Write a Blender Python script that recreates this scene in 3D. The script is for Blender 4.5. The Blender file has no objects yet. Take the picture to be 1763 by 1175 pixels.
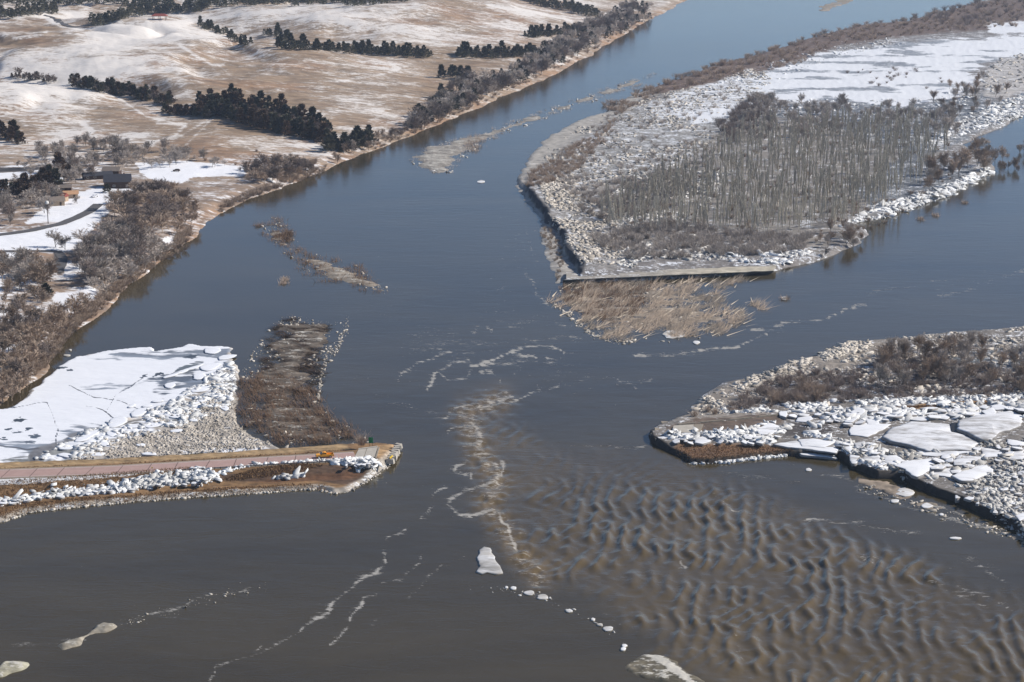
import bpy, math, random
import numpy as np
from mathutils import Vector, Matrix
R = math.radians
random.seed(7)
rng = np.random.default_rng(11)
sc = bpy.context.scene
col = sc.collection

# ------------------------------------------------------------------ camera, sky, sun, exposure
F, CX, CY, HC, PITCH = 3433.0, 881.5, 587.5, 200.0, R(14.0)
cam_d = bpy.data.cameras.new('camera')
cam_d.sensor_width = 36.0
cam_d.lens = F / 1763 * 36.0
cam_d.clip_start = 1.0
cam_d.clip_end = 90000.0
cam = bpy.data.objects.new('camera', cam_d)
cam.location = (0, 0, HC)
cam.rotation_euler = (R(90) - PITCH, 0, 0)
col.objects.link(cam)
sc.camera = cam

SUN_AZ, SUN_EL = R(77), R(36)          # azimuth clockwise from +Y
world = bpy.data.worlds.new('World')
sc.world = world
world.use_nodes = True
wn = world.node_tree
bg = wn.nodes['Background']
sky = wn.nodes.new('ShaderNodeTexSky')
sky.sky_type = 'NISHITA'
sky.sun_disc = False
sky.sun_elevation = SUN_EL
sky.sun_rotation = SUN_AZ
sky.air_density = 0.65
sky.dust_density = 0.1
sky.ozone_density = 2.0
wn.links.new(sky.outputs[0], bg.inputs[0])
bg.inputs[1].default_value = 0.11
sun_d = bpy.data.lights.new('sun', 'SUN')
sun_d.energy = 5.0
sun_d.angle = R(0.5)
sun_d.color = (1.0, 0.945, 0.87)
sun = bpy.data.objects.new('sun', sun_d)
sdir = Vector((math.sin(SUN_AZ) * math.cos(SUN_EL), math.cos(SUN_AZ) * math.cos(SUN_EL), math.sin(SUN_EL)))
sun.rotation_euler = sdir.to_track_quat('Z', 'Y').to_euler()
sun.location = (300, 600, 400)
col.objects.link(sun)
sc.view_settings.view_transform = 'Standard'
sc.view_settings.look = 'None'
sc.view_settings.gamma = 1.0
sc.view_settings.use_curve_mapping = False
sc.view_settings.exposure = 0.10
sc.render.engine = 'CYCLES'
sc.cycles.use_denoising = True
sc.cycles.max_bounces = 5
sc.cycles.diffuse_bounces = 2
sc.cycles.glossy_bounces = 3
sc.cycles.volume_bounces = 0
sc.cycles.transparent_max_bounces = 4

# ------------------------------------------------------------------ projection helpers
cP, sP = math.cos(PITCH), math.sin(PITCH)

def g(px, py, z=0.0):
    """photo pixel -> point on the level plane z"""
    px = np.asarray(px, float); py = np.asarray(py, float)
    a = (px - CX) / F; b = (CY - py) / F
    dx = a; dy = cP + b * sP; dz = -sP + b * cP
    t = (z - HC) / dz
    return dx * t, dy * t

def proj(x, y, z):
    f = y * cP - (z - HC) * sP
    u = y * sP + (z - HC) * cP
    return CX + F * x / f, CY - F * u / f

def W(poly, z=0.0):
    p = np.array(poly, float)
    x, y = g(p[:, 0], p[:, 1], z)
    return np.stack([x, y], 1)

def sdist(P, M, closed=True):
    """distance to a polygon (negative outside, positive inside) or to an open line (always positive)"""
    n = len(M)
    d2 = np.full(len(P), 1e18)
    ins = np.zeros(len(P), bool)
    for i in range(n if closed else n - 1):
        a = M[i]; b = M[(i + 1) % n]
        e = b - a
        w = P - a
        L = max(e @ e, 1e-12)
        t = np.clip((w @ e) / L, 0, 1)
        q = w - t[:, None] * e
        d2 = np.minimum(d2, (q * q).sum(1))
        if closed and a[1] != b[1]:
            c = (a[1] > P[:, 1]) != (b[1] > P[:, 1])
            xi = (b[0] - a[0]) * (P[:, 1] - a[1]) / (b[1] - a[1]) + a[0]
            ins ^= c & (P[:, 0] < xi)
    d = np.sqrt(d2)
    return np.where(ins, d, -d) if closed else d

def sm(x, a, b):
    t = np.clip((x - a) / (b - a), 0, 1)
    return t * t * (3 - 2 * t)

def _h(ix, iy, s):
    h = (ix.astype(np.int64) * 374761393 + iy.astype(np.int64) * 668265263 + s * 1442695041) & 0xFFFFFFFF
    h = ((h ^ (h >> 13)) * 1274126177) & 0xFFFFFFFF
    return ((h ^ (h >> 16)) & 0xFFFF) / 65535.0

def vn(x, y, s=0):
    ix = np.floor(x); iy = np.floor(y)
    fx = x - ix; fy = y - iy
    fx = fx * fx * (3 - 2 * fx); fy = fy * fy * (3 - 2 * fy)
    return (_h(ix, iy, s) * (1 - fx) + _h(ix + 1, iy, s) * fx) * (1 - fy) + (_h(ix, iy + 1, s) * (1 - fx) + _h(ix + 1, iy + 1, s) * fx) * fy

def fbm(x, y, sc_, o=4, s=0, gain=0.5):
    x = np.asarray(x) / sc_; y = np.asarray(y) / sc_
    r = 0; a = 1; t = 0
    for k in range(o):
        r = r + a * vn(x, y, s + k * 17); t += a; a *= gain
        x, y = x * 1.6 - y * 1.2, x * 1.2 + y * 1.6     # rotated octaves hide the lattice
    return r / t                              # 0..1

# ------------------------------------------------------------------ mesh helpers
def mesh_np(name, V, Fc, mat=None, parent=None, smooth=False, attrs=None, mats=None, midx=None):
    me = bpy.data.meshes.new(name)
    V = np.asarray(V, np.float32); Fc = np.asarray(Fc, np.int32)
    k = Fc.shape[1]
    me.vertices.add(len(V)); me.vertices.foreach_set('co', V.ravel())
    me.loops.add(Fc.size); me.loops.foreach_set('vertex_index', Fc.ravel())
    me.polygons.add(len(Fc))
    me.polygons.foreach_set('loop_start', np.arange(0, Fc.size, k, dtype=np.int32))
    me.polygons.foreach_set('loop_total', np.full(len(Fc), k, np.int32))
    if smooth: me.polygons.foreach_set('use_smooth', np.ones(len(Fc), bool))
    for m in (mats or ([mat] if mat else [])): me.materials.append(m)
    if midx is not None: me.polygons.foreach_set('material_index', np.asarray(midx, np.int32))
    me.update(calc_edges=True)
    me.validate()
    for n, a in (attrs or {}).items():
        at = me.attributes.new(n, 'FLOAT_COLOR', 'POINT')
        c = np.ones((len(V), 4), np.float32); c[:, :a.shape[1]] = a
        at.data.foreach_set('color', c.ravel())
    o = bpy.data.objects.new(name, me)
    col.objects.link(o)
    if parent: o.parent = parent
    return o

def tag(o, label=None, cat=None, group=None, kind=None):
    if label: o['label'] = label
    if cat: o['category'] = cat
    if group: o['group'] = group
    if kind: o['kind'] = kind
    return o

def empty(name, loc=(0, 0, 0), rz=0.0):
    o = bpy.data.objects.new(name, None)
    o.empty_display_size = 1.0
    o.location = loc; o.rotation_euler = (0, 0, rz)
    col.objects.link(o)
    return o

class MB:
    """collects boxes, tubes and slivers into one mesh; all faces stored as quads (triangles repeat through a 4th vertex split)"""
    def __init__(s): s.v = []; s.f = []; s.n = 0
    def add(s, V, Fc):
        s.v.append(np.asarray(V, float)); s.f += [tuple(i + s.n for i in f) for f in Fc]; s.n += len(V)
    def box(s, c, d, rot=0.0, taper=1.0, M=None):
        x, y, z = d[0] / 2, d[1] / 2, d[2] / 2
        V = np.array([(-x, -y, -z), (x, -y, -z), (x, y, -z), (-x, y, -z), (-x * taper, -y * taper, z), (x * taper, -y * taper, z), (x * taper, y * taper, z), (-x * taper, y * taper, z)])
        if rot:
            cr, sr = math.cos(rot), math.sin(rot)
            V = np.stack([V[:, 0] * cr - V[:, 1] * sr, V[:, 0] * sr + V[:, 1] * cr, V[:, 2]], 1)
        s.add(V + np.array(c), [(0, 3, 2, 1), (4, 5, 6, 7), (0, 1, 5, 4), (1, 2, 6, 5), (2, 3, 7, 6), (3, 0, 4, 7)])
    def prism(s, pts, y0, y1):
        """profile in xz swept along y"""
        n = len(pts)
        V = [(p[0], y0, p[1]) for p in pts] + [(p[0], y1, p[1]) for p in pts]
        s.add(V, [tuple(range(n)), tuple(range(2 * n - 1, n - 1, -1))] + [(i, i + n, (i + 1) % n + n, (i + 1) % n) for i in range(n)])
    def poly_extrude(s, pts, z0, z1):
        n = len(pts)
        V = [(p[0], p[1], z0) for p in pts] + [(p[0], p[1], z1) for p in pts]
        s.add(V, [tuple(range(n - 1, -1, -1)), tuple(range(n, 2 * n))] + [(i, (i + 1) % n, (i + 1) % n + n, i + n) for i in range(n)])
    def tube(s, p0, p1, r0, r1, n=4):
        p0 = np.array(p0, float); p1 = np.array(p1, float)
        d = p1 - p0; L = np.linalg.norm(d)
        if L < 1e-6: return
        d /= L
        a = np.cross(d, (0, 0, 1) if abs(d[2]) < .9 else (1, 0, 0)); a /= np.linalg.norm(a)
        b = np.cross(d, a)
        th = np.arange(n) * 2 * math.pi / n
        ring = np.cos(th)[:, None] * a + np.sin(th)[:, None] * b
        s.add(np.vstack([p0 + ring * r0, p1 + ring * r1]), [(i, (i + 1) % n, (i + 1) % n + n, i + n) for i in range(n)] + [tuple(range(n, 2 * n))])
    def cyl_y(s, c, r, w, n=12):
        th = np.arange(n) * 2 * math.pi / n
        A = np.stack([c[0] + r * np.cos(th), np.full(n, c[1] - w / 2), c[2] + r * np.sin(th)], 1)
        B = A + np.array((0, w, 0))
        s.add(np.vstack([A, B]), [tuple(range(n)), tuple(range(2 * n - 1, n - 1, -1))] + [(i, i + n, (i + 1) % n + n, (i + 1) % n) for i in range(n)])
    def sliver(s, p0, p1, w):
        p0 = np.array(p0, float); p1 = np.array(p1, float)
        d = p1 - p0; a = np.cross(d, np.array([random.uniform(-1, 1), random.uniform(-1, 1), random.uniform(-.3, .3)]))
        L = np.linalg.norm(a)
        if L < 1e-6: return
        a *= w / 2 / L
        s.add(np.array([p0 - a, p0 + a, p1]), [(0, 1, 2)])
    def build(s, name, mat, parent=None, smooth=False):
        me = bpy.data.meshes.new(name)
        V = np.vstack(s.v)
        me.from_pydata(V.tolist(), [], s.f)
        me.materials.append(mat)
        if smooth: me.polygons.foreach_set('use_smooth', np.ones(len(me.polygons), bool))
        me.update()
        o = bpy.data.objects.new(name, me); col.objects.link(o)
        if parent: o.parent = parent
        return o
    def tris(s):
        V = np.vstack(s.v); T = []
        for f in s.f:
            for k in range(1, len(f) - 1): T.append((f[0], f[k], f[k + 1]))
        return V, np.array(T, np.int32)

# ------------------------------------------------------------------ materials
def new_mat(name):
    m = bpy.data.materials.new(name); m.use_nodes = True
    nt = m.node_tree; b = nt.nodes['Principled BSDF']
    return m, nt, b

def N(nt, t, **kw):
    n = nt.nodes.new(t)
    for k, v in kw.items():
        if k in n.bl_rna.properties.keys(): setattr(n, k, v)
    return n

def mathn(nt, op, a, b=None, c=None, clamp=False):
    n = nt.nodes.new('ShaderNodeMath'); n.operation = op; n.use_clamp = clamp
    for i, v in enumerate((a, b, c)):
        if v is None: continue
        if isinstance(v, (int, float)): n.inputs[i].default_value = v
        else: nt.links.new(v, n.inputs[i])
    return n.outputs[0]

def mixc(nt, fac, a, b, mode='MIX'):
    n = nt.nodes.new('ShaderNodeMix'); n.data_type = 'RGBA'; n.blend_type = mode
    for i, v in ((0, fac), (6, a), (7, b)):
        if isinstance(v, (int, float)): n.inputs[i].default_value = v
        elif isinstance(v, tuple): n.inputs[i].default_value = (*v[:3], 1)
        else: nt.links.new(v, n.inputs[i])
    return n.outputs[2]

def noise(nt, vec, scale, detail=4, rough=0.55, dist=0.0):
    n = nt.nodes.new('ShaderNodeTexNoise'); n.inputs['Scale'].default_value = scale
    n.inputs['Detail'].default_value = detail; n.inputs['Roughness'].default_value = rough
    n.inputs['Distortion'].default_value = dist
    nt.links.new(vec, n.inputs['Vector'])
    return n.outputs['Fac']

def mapping(nt, vec, scale=(1, 1, 1), rz=0.0):
    n = nt.nodes.new('ShaderNodeMapping'); n.inputs['Scale'].default_value = scale; n.inputs['Rotation'].default_value = (0, 0, rz)
    nt.links.new(vec, n.inputs['Vector'])
    return n.outputs[0]

def smooth_step(nt, v, a, b):
    n = nt.nodes.new('ShaderNodeMapRange'); n.interpolation_type = 'SMOOTHSTEP'
    nt.links.new(v, n.inputs[0])
    for i, x in ((1, a), (2, b)):
        if isinstance(x, (int, float)): n.inputs[i].default_value = x
        else: nt.links.new(x, n.inputs[i])
    return n.outputs[0]

def bump(nt, b, h, strength, dist):
    n = nt.nodes.new('ShaderNodeBump'); n.inputs['Strength'].default_value = strength; n.inputs['Distance'].default_value = dist
    nt.links.new(h, n.inputs['Height']); nt.links.new(n.outputs[0], b.inputs['Normal'])

def land_mat(name, big, small, stretch=(1, 1, 1), rz=0.0, soft=0.1, snow=(0.80, 0.80, 0.82), dust=0.45, bstr=0.6, steep=(0.35, 0.7), thin=None):
    """ground whose bare colour comes from the 'base' attribute and whose snow cover density comes from 'mask'.r"""
    m, nt, b = new_mat(name)
    ge = nt.nodes.new('ShaderNodeNewGeometry'); pos = ge.outputs['Position']
    base = N(nt, 'ShaderNodeAttribute'); base.attribute_name = 'base'
    mask = N(nt, 'ShaderNodeAttribute'); mask.attribute_name = 'mask'
    sep = nt.nodes.new('ShaderNodeSeparateColor'); nt.links.new(mask.outputs['Color'], sep.inputs[0])
    pv = mapping(nt, pos, stretch, rz)
    n1 = noise(nt, pv, 1.0 / big, 5, 0.62)
    n2 = noise(nt, pv, 1.0 / small, 3, 0.6)
    n3 = noise(nt, pv, 3.1 / small, 2, 0.6)
    if thin: snow = mixc(nt, sep.outputs[1], thin, snow)
    nn = mathn(nt, 'ADD', mathn(nt, 'ADD', mathn(nt, 'MULTIPLY', n1, 0.40), mathn(nt, 'MULTIPLY', n2, 0.35)), mathn(nt, 'MULTIPLY', n3, 0.25))
    nn = mathn(nt, 'MULTIPLY_ADD', nn, 3.2, -1.1)
    d = sep.outputs[0]
    thr = mathn(nt, 'SUBTRACT', 1.0, d)
    fac = smooth_step(nt, nn, mathn(nt, 'SUBTRACT', thr, soft), mathn(nt, 'ADD', thr, soft))
    cvar = noise(nt, pv, 1.0 / (small * 2.3), 4, 0.65)
    v = mathn(nt, 'MULTIPLY_ADD', cvar, 2.4, -0.2)
    ground = mixc(nt, 1.0, base.outputs['Color'], N2c(nt, v), 'MULTIPLY')
    sx = nt.nodes.new('ShaderNodeSeparateXYZ'); nt.links.new(ge.outputs['True Normal'], sx.inputs[0])
    up = smooth_step(nt, sx.outputs[2], steep[0], steep[1])
    fac = mathn(nt, 'MULTIPLY', fac, up)
    dusty = mixc(nt, mathn(nt, 'MULTIPLY', mathn(nt, 'MULTIPLY', d, dust), n2, clamp=True), ground, snow)
    c = mixc(nt, fac, dusty, snow)
    nt.links.new(c, b.inputs['Base Color'])
    b.inputs['Roughness'].default_value = 0.85
    b.inputs['Specular IOR Level'].default_value = 0.2
    bump(nt, b, n2, bstr, small * 0.25)
    return m

def N2c(nt, v):
    n = nt.nodes.new('ShaderNodeCombineColor')
    for i in range(3): nt.links.new(v, n.inputs[i])
    return n.outputs[0]

def plain(name, c, rough=0.8, var=0.25, scale=0.7, metal=0.0, spec=0.3, attr=False, rand=0.0, bstr=0.0):
    m, nt, b = new_mat(name)
    ge = nt.nodes.new('ShaderNodeNewGeometry')
    n1 = noise(nt, ge.outputs['Position'], scale, 3, 0.6)
    v = mathn(nt, 'MULTIPLY_ADD', n1, 2 * var, 1 - var)
    if attr:
        a = N(nt, 'ShaderNodeAttribute'); a.attribute_name = 'base'; src = a.outputs['Color']
    else: src = c
    if rand:
        oi = nt.nodes.new('ShaderNodeObjectInfo')
        v = mathn(nt, 'MULTIPLY', v, mathn(nt, 'MULTIPLY_ADD', oi.outputs['Random'], 2 * rand, 1 - rand))
    o = mixc(nt, 1.0, src, N2c(nt, v), 'MULTIPLY')
    nt.links.new(o, b.inputs['Base Color'])
    b.inputs['Roughness'].default_value = rough; b.inputs['Metallic'].default_value = metal
    b.inputs['Specular IOR Level'].default_value = spec
    if bstr: bump(nt, b, n1, bstr, 0.3 / scale)
    return m

M = {}
M['hill'] = land_mat('snow_dusted_prairie', 20, 4.2, (0.55, 1.0, 1.0), R(25), soft=0.20, dust=0.5, thin=(0.72, 0.67, 0.62))
M['isle'] = land_mat('ice_strewn_island', 9, 2.0, (0.8, 1, 1), R(10), soft=0.08, snow=(0.74, 0.75, 0.77))
M['pen'] = land_mat('ice_strewn_bank', 5, 1.2, (0.7, 1, 1), R(5), soft=0.06, snow=(0.76, 0.76, 0.77))
M['emb'] = land_mat('brown_grass_bank', 4, 0.7, (0.35, 1, 1), R(-4), soft=0.06, snow=(0.78, 0.78, 0.78), dust=0.15)
M['sheet'] = land_mat('snow_covered_ice', 22, 6, (0.35, 1, 1), R(38), soft=0.10, snow=(0.78, 0.79, 0.82), bstr=0.4)
M['bar'] = land_mat('slush_and_mud', 5, 1.3, (0.45, 1, 1), R(30), soft=0.08, snow=(0.52, 0.49, 0.43), dust=0.3)
M['ice'] = plain('broken_ice', (0.7, 0.7, 0.68), 0.6, 0.3, 1.1, attr=True, spec=0.3)
M['slab'] = land_mat('smooth_dirty_ice', 11, 3.5, (0.35, 1, 1), R(22), soft=0.45, snow=(0.80, 0.80, 0.81), dust=0.3, bstr=0.2)
M['bark'] = plain('grey_bark', (0.13, 0.115, 0.10), 0.9, rand=0.25)
M['twig'] = plain('bare_twigs', (0.45, 0.39, 0.34), 0.9, rand=0.3)
M['twig_dark'] = plain('dark_twigs', (0.25, 0.20, 0.17), 0.9, rand=0.3)
M['twig_red'] = plain('red_willow_twigs', (0.38, 0.29, 0.22), 0.9, rand=0.3)
M['poplar'] = plain('pale_poplar_bark', (0.64, 0.58, 0.48), 0.85, rand=0.22)
M['cedar'] = plain('cedar_foliage', (0.105, 0.098, 0.064), 0.9, 0.45, 0.6, rand=0.4)
M['cedar_rust'] = plain('winter_rust_cedar_foliage', (0.13, 0.085, 0.055), 0.9, 0.4, 0.6, rand=0.35)
M['reed'] = plain('dead_reed', (0.36, 0.28, 0.21), 0.85, 0.35, 0.15)
M['reed_pale'] = plain('bleached_stem', (0.55, 0.46, 0.35), 0.85, 0.3, 0.2)
M['reed_grey'] = plain('grey_dead_reed', (0.20, 0.165, 0.13), 0.85, 0.35, 0.15)
M['brushm'] = plain('sodden_brush', (0.14, 0.085, 0.05), 0.85, 0.4, 0.2)
M['grass'] = plain('tall_dead_grass', (0.26, 0.155, 0.075), 0.9, 0.35, 0.3)

# ------------------------------------------------------------------ water
def water_mat():
    m, nt, b = new_mat('silty_river_water')
    ge = nt.nodes.new('ShaderNodeNewGeometry'); pos = ge.outputs['Position']
    mask = N(nt, 'ShaderNodeAttribute'); mask.attribute_name = 'mask'
    sep = nt.nodes.new('ShaderNodeSeparateColor'); nt.links.new(mask.outputs['Color'], sep.inputs[0])
    foam, rough_, silt_lit = sep.outputs[0], sep.outputs[1], sep.outputs[2]
    pv = mapping(nt, pos, (0.45, 1, 1), R(35))
    n1 = noise(nt, pv, 1 / 1.6, 5, 0.78, 1.2)
    n0 = noise(nt, pv, 1 / 9.0, 3, 0.6, 1.5)
    nf = mathn(nt, 'ADD', mathn(nt, 'MULTIPLY', n1, 0.7), mathn(nt, 'MULTIPLY', n0, 0.3))
    nf = mathn(nt, 'MULTIPLY_ADD', nf, 3.4, -1.2)
    thr = mathn(nt, 'SUBTRACT', 1.02, foam)
    ff = smooth_step(nt, nf, thr, mathn(nt, 'ADD', thr, 0.42))
    body = mixc(nt, silt_lit, (0.047, 0.038, 0.020), (0.140, 0.098, 0.046))
    big = noise(nt, pv, 1 / 60.0, 4, 0.6, 0.8)
    body = mixc(nt, 1.0, body, N2c(nt, mathn(nt, 'MULTIPLY_ADD', big, 1.1, 0.45)), 'MULTIPLY')
    c = mixc(nt, mathn(nt, 'MULTIPLY', ff, 0.62), body, (0.60, 0.57, 0.52))
    nt.links.new(c, b.inputs['Base Color'])
    b.inputs['IOR'].default_value = 1.33
    r = mathn(nt, 'MULTIPLY_ADD', rough_, 0.12, 0.06)
    r = mathn(nt, 'ADD', r, mathn(nt, 'MULTIPLY', ff, 0.5))
    nt.links.new(r, b.inputs['Roughness'])
    rp = noise(nt, mapping(nt, pos, (0.5, 1, 1), R(20)), 1 / 1.1, 4, 0.6, 0.6)
    md = noise(nt, mapping(nt, pos, (0.35, 1, 1), R(12)), 1 / 6.0, 3, 0.6, 1.0)
    h = mathn(nt, 'ADD', mathn(nt, 'MULTIPLY', rp, 0.10), mathn(nt, 'MULTIPLY', md, 0.35))
    st = mathn(nt, 'MULTIPLY_ADD', rough_, 0.48, 0.05)
    bn = nt.nodes.new('ShaderNodeBump'); bn.inputs['Distance'].default_value = 1.0
    nt.links.new(st, bn.inputs['Strength']); nt.links.new(h, bn.inputs['Height']); nt.links.new(bn.outputs[0], b.inputs['Normal'])
    return m

def fan_grid(px0, px1, rows, ncol):
    """grid of ground points, finer near the camera; rows = list of photo rows"""
    PX = np.linspace(px0, px1, ncol)
    A, B = np.meshgrid(PX, np.asarray(rows, float))
    return A, B

def grid_faces(nr, nc, keep=None):
    i = np.arange((nr - 1) * (nc - 1)); r = i // (nc - 1); c = i % (nc - 1)
    a = r * nc + c
    Fc = np.stack([a, a + nc, a + nc + 1, a + 1], 1)
    if keep is not None: Fc = Fc[keep[Fc].any(1)]
    return Fc

def compact(V, Fc, attrs):
    used = np.unique(Fc); mp = np.full(len(V), -1, np.int64); mp[used] = np.arange(len(used))
    return V[used], mp[Fc], {k: a[used] for k, a in attrs.items()}

FOAM = [
 ([(205,1075),(250,1060),(315,1045),(345,1030),(390,1022),(420,1015),(460,1005)], 4, .62), ([(150,1100),(60,1110),(20,1108)], 8, .42), ([(1475,842),(1500,850),(1560,872),(1620,888),(1680,905),(1740,925)], 7, .62), ([(1590,868),(1640,880),(1660,888)], 4, .7), ([(1470,510),(1560,495),(1700,470)], 5, .4), ([(1620,510),(1660,500),(1720,480),(1763,465)], 7, .5),
 ([(1163,790),(1240,812),(1380,830)], 9, .3), ([(640,690),(720,700),(770,720)], 10, .3), ([(905,395),(915,430),(925,460)], 6, .4), ([(850,420),(900,410),(920,395)], 4, .35),  # polyline (photo px), half width in px, strength
 ([(905,470),(920,488),(925,510),(940,525),(975,532)], 5, .62),
 ([(690,642),(705,632),(722,624),(775,604)], 4, .68), ([(690,640),(688,655)], 3, .6),
 ([(737,672),(742,650),(757,636),(775,625),(805,621)], 5, .74), ([(757,640),(768,655),(800,652),(815,640)], 5, .66),
 ([(808,630),(840,622),(872,612),(900,600),(930,594),(955,596),(967,605),(970,614),(955,618),(940,616)], 3, .85),
 ([(885,612),(915,613),(925,617)], 3, .75), ([(830,642),(850,640),(862,650),(864,660)], 4, .68),
 ([(829,630),(870,626),(895,630),(888,646)], 4, .62), ([(812,576),(825,565),(840,562),(845,572)], 4, .62),
 ([(888,583),(925,586),(970,580),(1000,584)], 4, .55), ([(895,602),(930,585),(915,588)],3,.5),
 ([(875,693),(905,684),(925,672),(925,664)], 4, .72), ([(925,676),(955,668),(965,662)],4,.6), ([(852,682),(870,676),(880,684),(856,690)],5,.6),
 ([(1000,650),(1040,652),(1090,660),(1120,655)], 7, .45), ([(1060,665),(1085,660),(1100,672)],5,.5),
 ([(1090,612),(1163,611),(1200,607),(1235,601),(1265,597),(1290,588),(1318,578)], 3, .85),
 ([(1290,568),(1325,566),(1350,561),(1346,566)], 3, .72), ([(1345,556),(1380,553),(1410,553),(1440,541),(1452,533),(1490,525)], 3, .75),
 ([(360,1178),(368,1150),(400,1140),(430,1130),(445,1112)], 4, .75), ([(430,1132),(470,1110),(500,1098),(530,1070),(560,1056),(568,1050)], 4, .72),
 ([(568,1110),(585,1095),(598,1078),(612,1056),(626,1040),(628,1030),(645,1024)], 4, .72),
 ([(560,1050),(590,1024),(612,1006),(640,990),(662,968),(668,955),(660,950)], 5, .72),
 ([(665,930),(690,918),(700,912)], 5, .6), ([(660,1005),(690,997),(712,975),(725,960)], 5, .55),
 ([(723,892),(735,880),(745,872),(735,885)], 5, .66), ([(745,852),(752,844),(768,838)], 4, .7),
 ([(640,1075),(680,1045),(722,1012),(745,985),(765,968),(800,960)], 4, .45),
 ([(772,872),(780,858),(800,845),(836,835),(862,820),(870,800),(862,795)], 6, .72),
 ([(772,872),(790,884),(812,887),(840,881),(858,886),(872,905),(880,930),(888,948)], 6, .72),
 ([(783,812),(786,803),(800,798),(815,790)], 5, .7), ([(783,812),(800,818),(812,815),(812,825)], 5, .6),
 ([(770,745),(778,740),(800,735)], 5, .6), ([(770,722),(778,708),(800,700),(820,695)], 5, .55), ([(812,720),(822,745),(828,775),(850,800),(862,830),(850,850)], 13, .56),
 ([(1385,893),(1430,897),(1480,903),(1530,912),(1585,917)], 6, .55), ([(1480,960),(1530,972),(1600,1000),(1700,1045)], 12, .42),
 ([(1650,1010),(1680,1022),(1740,1050)], 7, .5), ([(1670,960),(1710,990),(1750,1010)],8,.42),
 ([(1240,860),(1265,880),(1300,885)], 6, .5), ([(1170,965),(1180,975)],6,.62), ([(1250,1050),(1290,1160)],4,.35),
 ([(1360,800),(1400,812),(1470,825)], 8, .4), ([(940,765),(1010,768),(1080,770),(1115,768)], 4, .5), ([(1000,1030),(1100,1100),(1180,1160)],8,.35),
 ([(880,560),(930,545),(980,560)],12,.35), ([(730,590),(860,600),(1000,640)],60,.3), ([(900,380),(880,450),(860,540)],70,.22),
]
M['water'] = water_mat()
def build_water():
    rows = np.concatenate([np.array([-262, -250, -235, -215, -190, -160, -125, -90, -50, -10]), np.arange(12, 440, 6), np.arange(440, 640, 3.4), np.arange(640, 1210, 2.9), np.array([1300, 1500, 1900, 2600])])
    A, B = fan_grid(-300, 2100, rows, 900)
    x, y = g(A.ravel(), B.ravel())
    px, py = A.ravel(), B.ravel()
    P = np.stack([px, py], 1)
    zone = [(790,705),(850,690),(940,745),(1010,755),(1150,780),(1300,835),(1480,900),(1650,980),(1800,1040),(2100,1180),(2100,1500),(1500,1400),(1200,1180),(1090,1100),(960,1020),(905,960),(870,900),(850,860),(840,800),(810,750)]
    wob = (fbm(x, y, 18, 3, 5) - .5) * 50
    near = (py > 600) & (py < 1600)
    zd = np.full(len(x), -500.0)
    zd[near] = sdist(P[near], np.array(zone, float)) + wob[near]
    zm = sm(zd, -12, 60)
    # turbulent tongue where the current piles up
    tl = np.array([(860,690),(800,712),(815,750),(828,790),(858,830),(840,865),(862,900),(885,940),(930,990)], float)
    td = np.full(len(x), 500.0); td[near] = sdist(P[near], tl, False)
    tm = np.exp(-(td / 26) ** 2)
    # standing waves
    n1 = fbm(x, y, 22, 3, 21); n2 = fbm(x, y, 34, 3, 31); n3 = fbm(x, y, 9, 2, 41)
    amp = zm * (0.15 + 1.35 * fbm(x, y, 30, 3, 51)) * (1 - 0.65 * sm(py, 720, 800) * (1 - sm(py, 800, 870)))
    kx, ky = math.cos(R(-14)), math.sin(R(-14))
    u = x * kx + y * ky; v = -x * ky + y * kx
    n4 = fbm(x, y, 12, 2, 43); n5 = fbm(x, y, 13, 2, 47)
    ph = u * 2 * math.pi / 5.1 + v * 0.12 + (n1 - .5) * 11 + (n3 - .5) * 4.5
    ph2 = u * 2 * math.pi / 4.0 - v * 0.6 + (n2 - .5) * 12 + (n4 - .5) * 4
    ph3 = u * 2 * math.pi / 8.5 + v * 0.75 + (n1 - .5) * 9
    cr = lambda p: (0.5 + 0.5 * np.cos(p)) ** 1.5
    w = cr(ph) * (0.30 + 1.5 * sm(n4, .3, .72)) + cr(ph2) * (0.05 + 1.1 * sm(n5, .4, .75)) * .55 + cr(ph3) * .22 + (fbm(x, y, 2.2, 3, 49) - .5) * 0.75
    z = amp * (w - 0.8) * 0.50
    z += tm * (fbm(x, y, 3.2, 3, 61) - .5) * 1.9
    fade = sm(py, 640, 700)
    z *= fade
    z += (py > 640) * (fbm(x, y, 7, 2, 71) - .5) * 0.10 * (1 - zm)
    z = np.where(py < 640, 0, z)
    # foam, silt (plus painted crest light) and ripple masks
    foam = np.zeros(len(x))
    wx = (fbm(x, y, 7, 3, 81) - .5) * 16; wy = (fbm(x, y, 7, 3, 91) - .5) * 9
    Pw = np.stack([px + wx, py + wy], 1)
    for ln, hw, st in FOAM:
        L = np.array(ln, float); lo = L.min(0) - hw * 4 - 20; hi = L.max(0) + hw * 4 + 20
        s = (px > lo[0]) & (px < hi[0]) & (py > lo[1]) & (py < hi[1])
        if s.any():
            d = sdist(Pw[s], L, False)
            pch = 0.50 + 0.95 * fbm(x[s], y[s], 11, 3, 97)
            foam[s] = np.maximum(foam[s], st * pch * (0.70 * np.exp(-(d / (hw * .5)) ** 2) + 0.46 * np.exp(-(d / (hw * 2.8)) ** 2)))
    foam = np.maximum(foam, tm * (0.34 + .36 * fbm(x, y, 6, 2, 99)))
    crest = sm(z, 0.42, 0.85) * zm
    foam = np.maximum(foam, crest * 0.22)
    silt_lit = np.clip(0.08 + 0.40 * zm + 0.9 * tm + 0.05 * sm(py, 720, 1150) + 0.3 * sm(z, 0.0, 0.6), 0, 1)  # brown added with wave height paints the sunlit contrast of the crests
    calm = sdist(P, np.array([(60,640),(380,360),(470,400),(540,560),(420,620),(90,640)], float))
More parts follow.
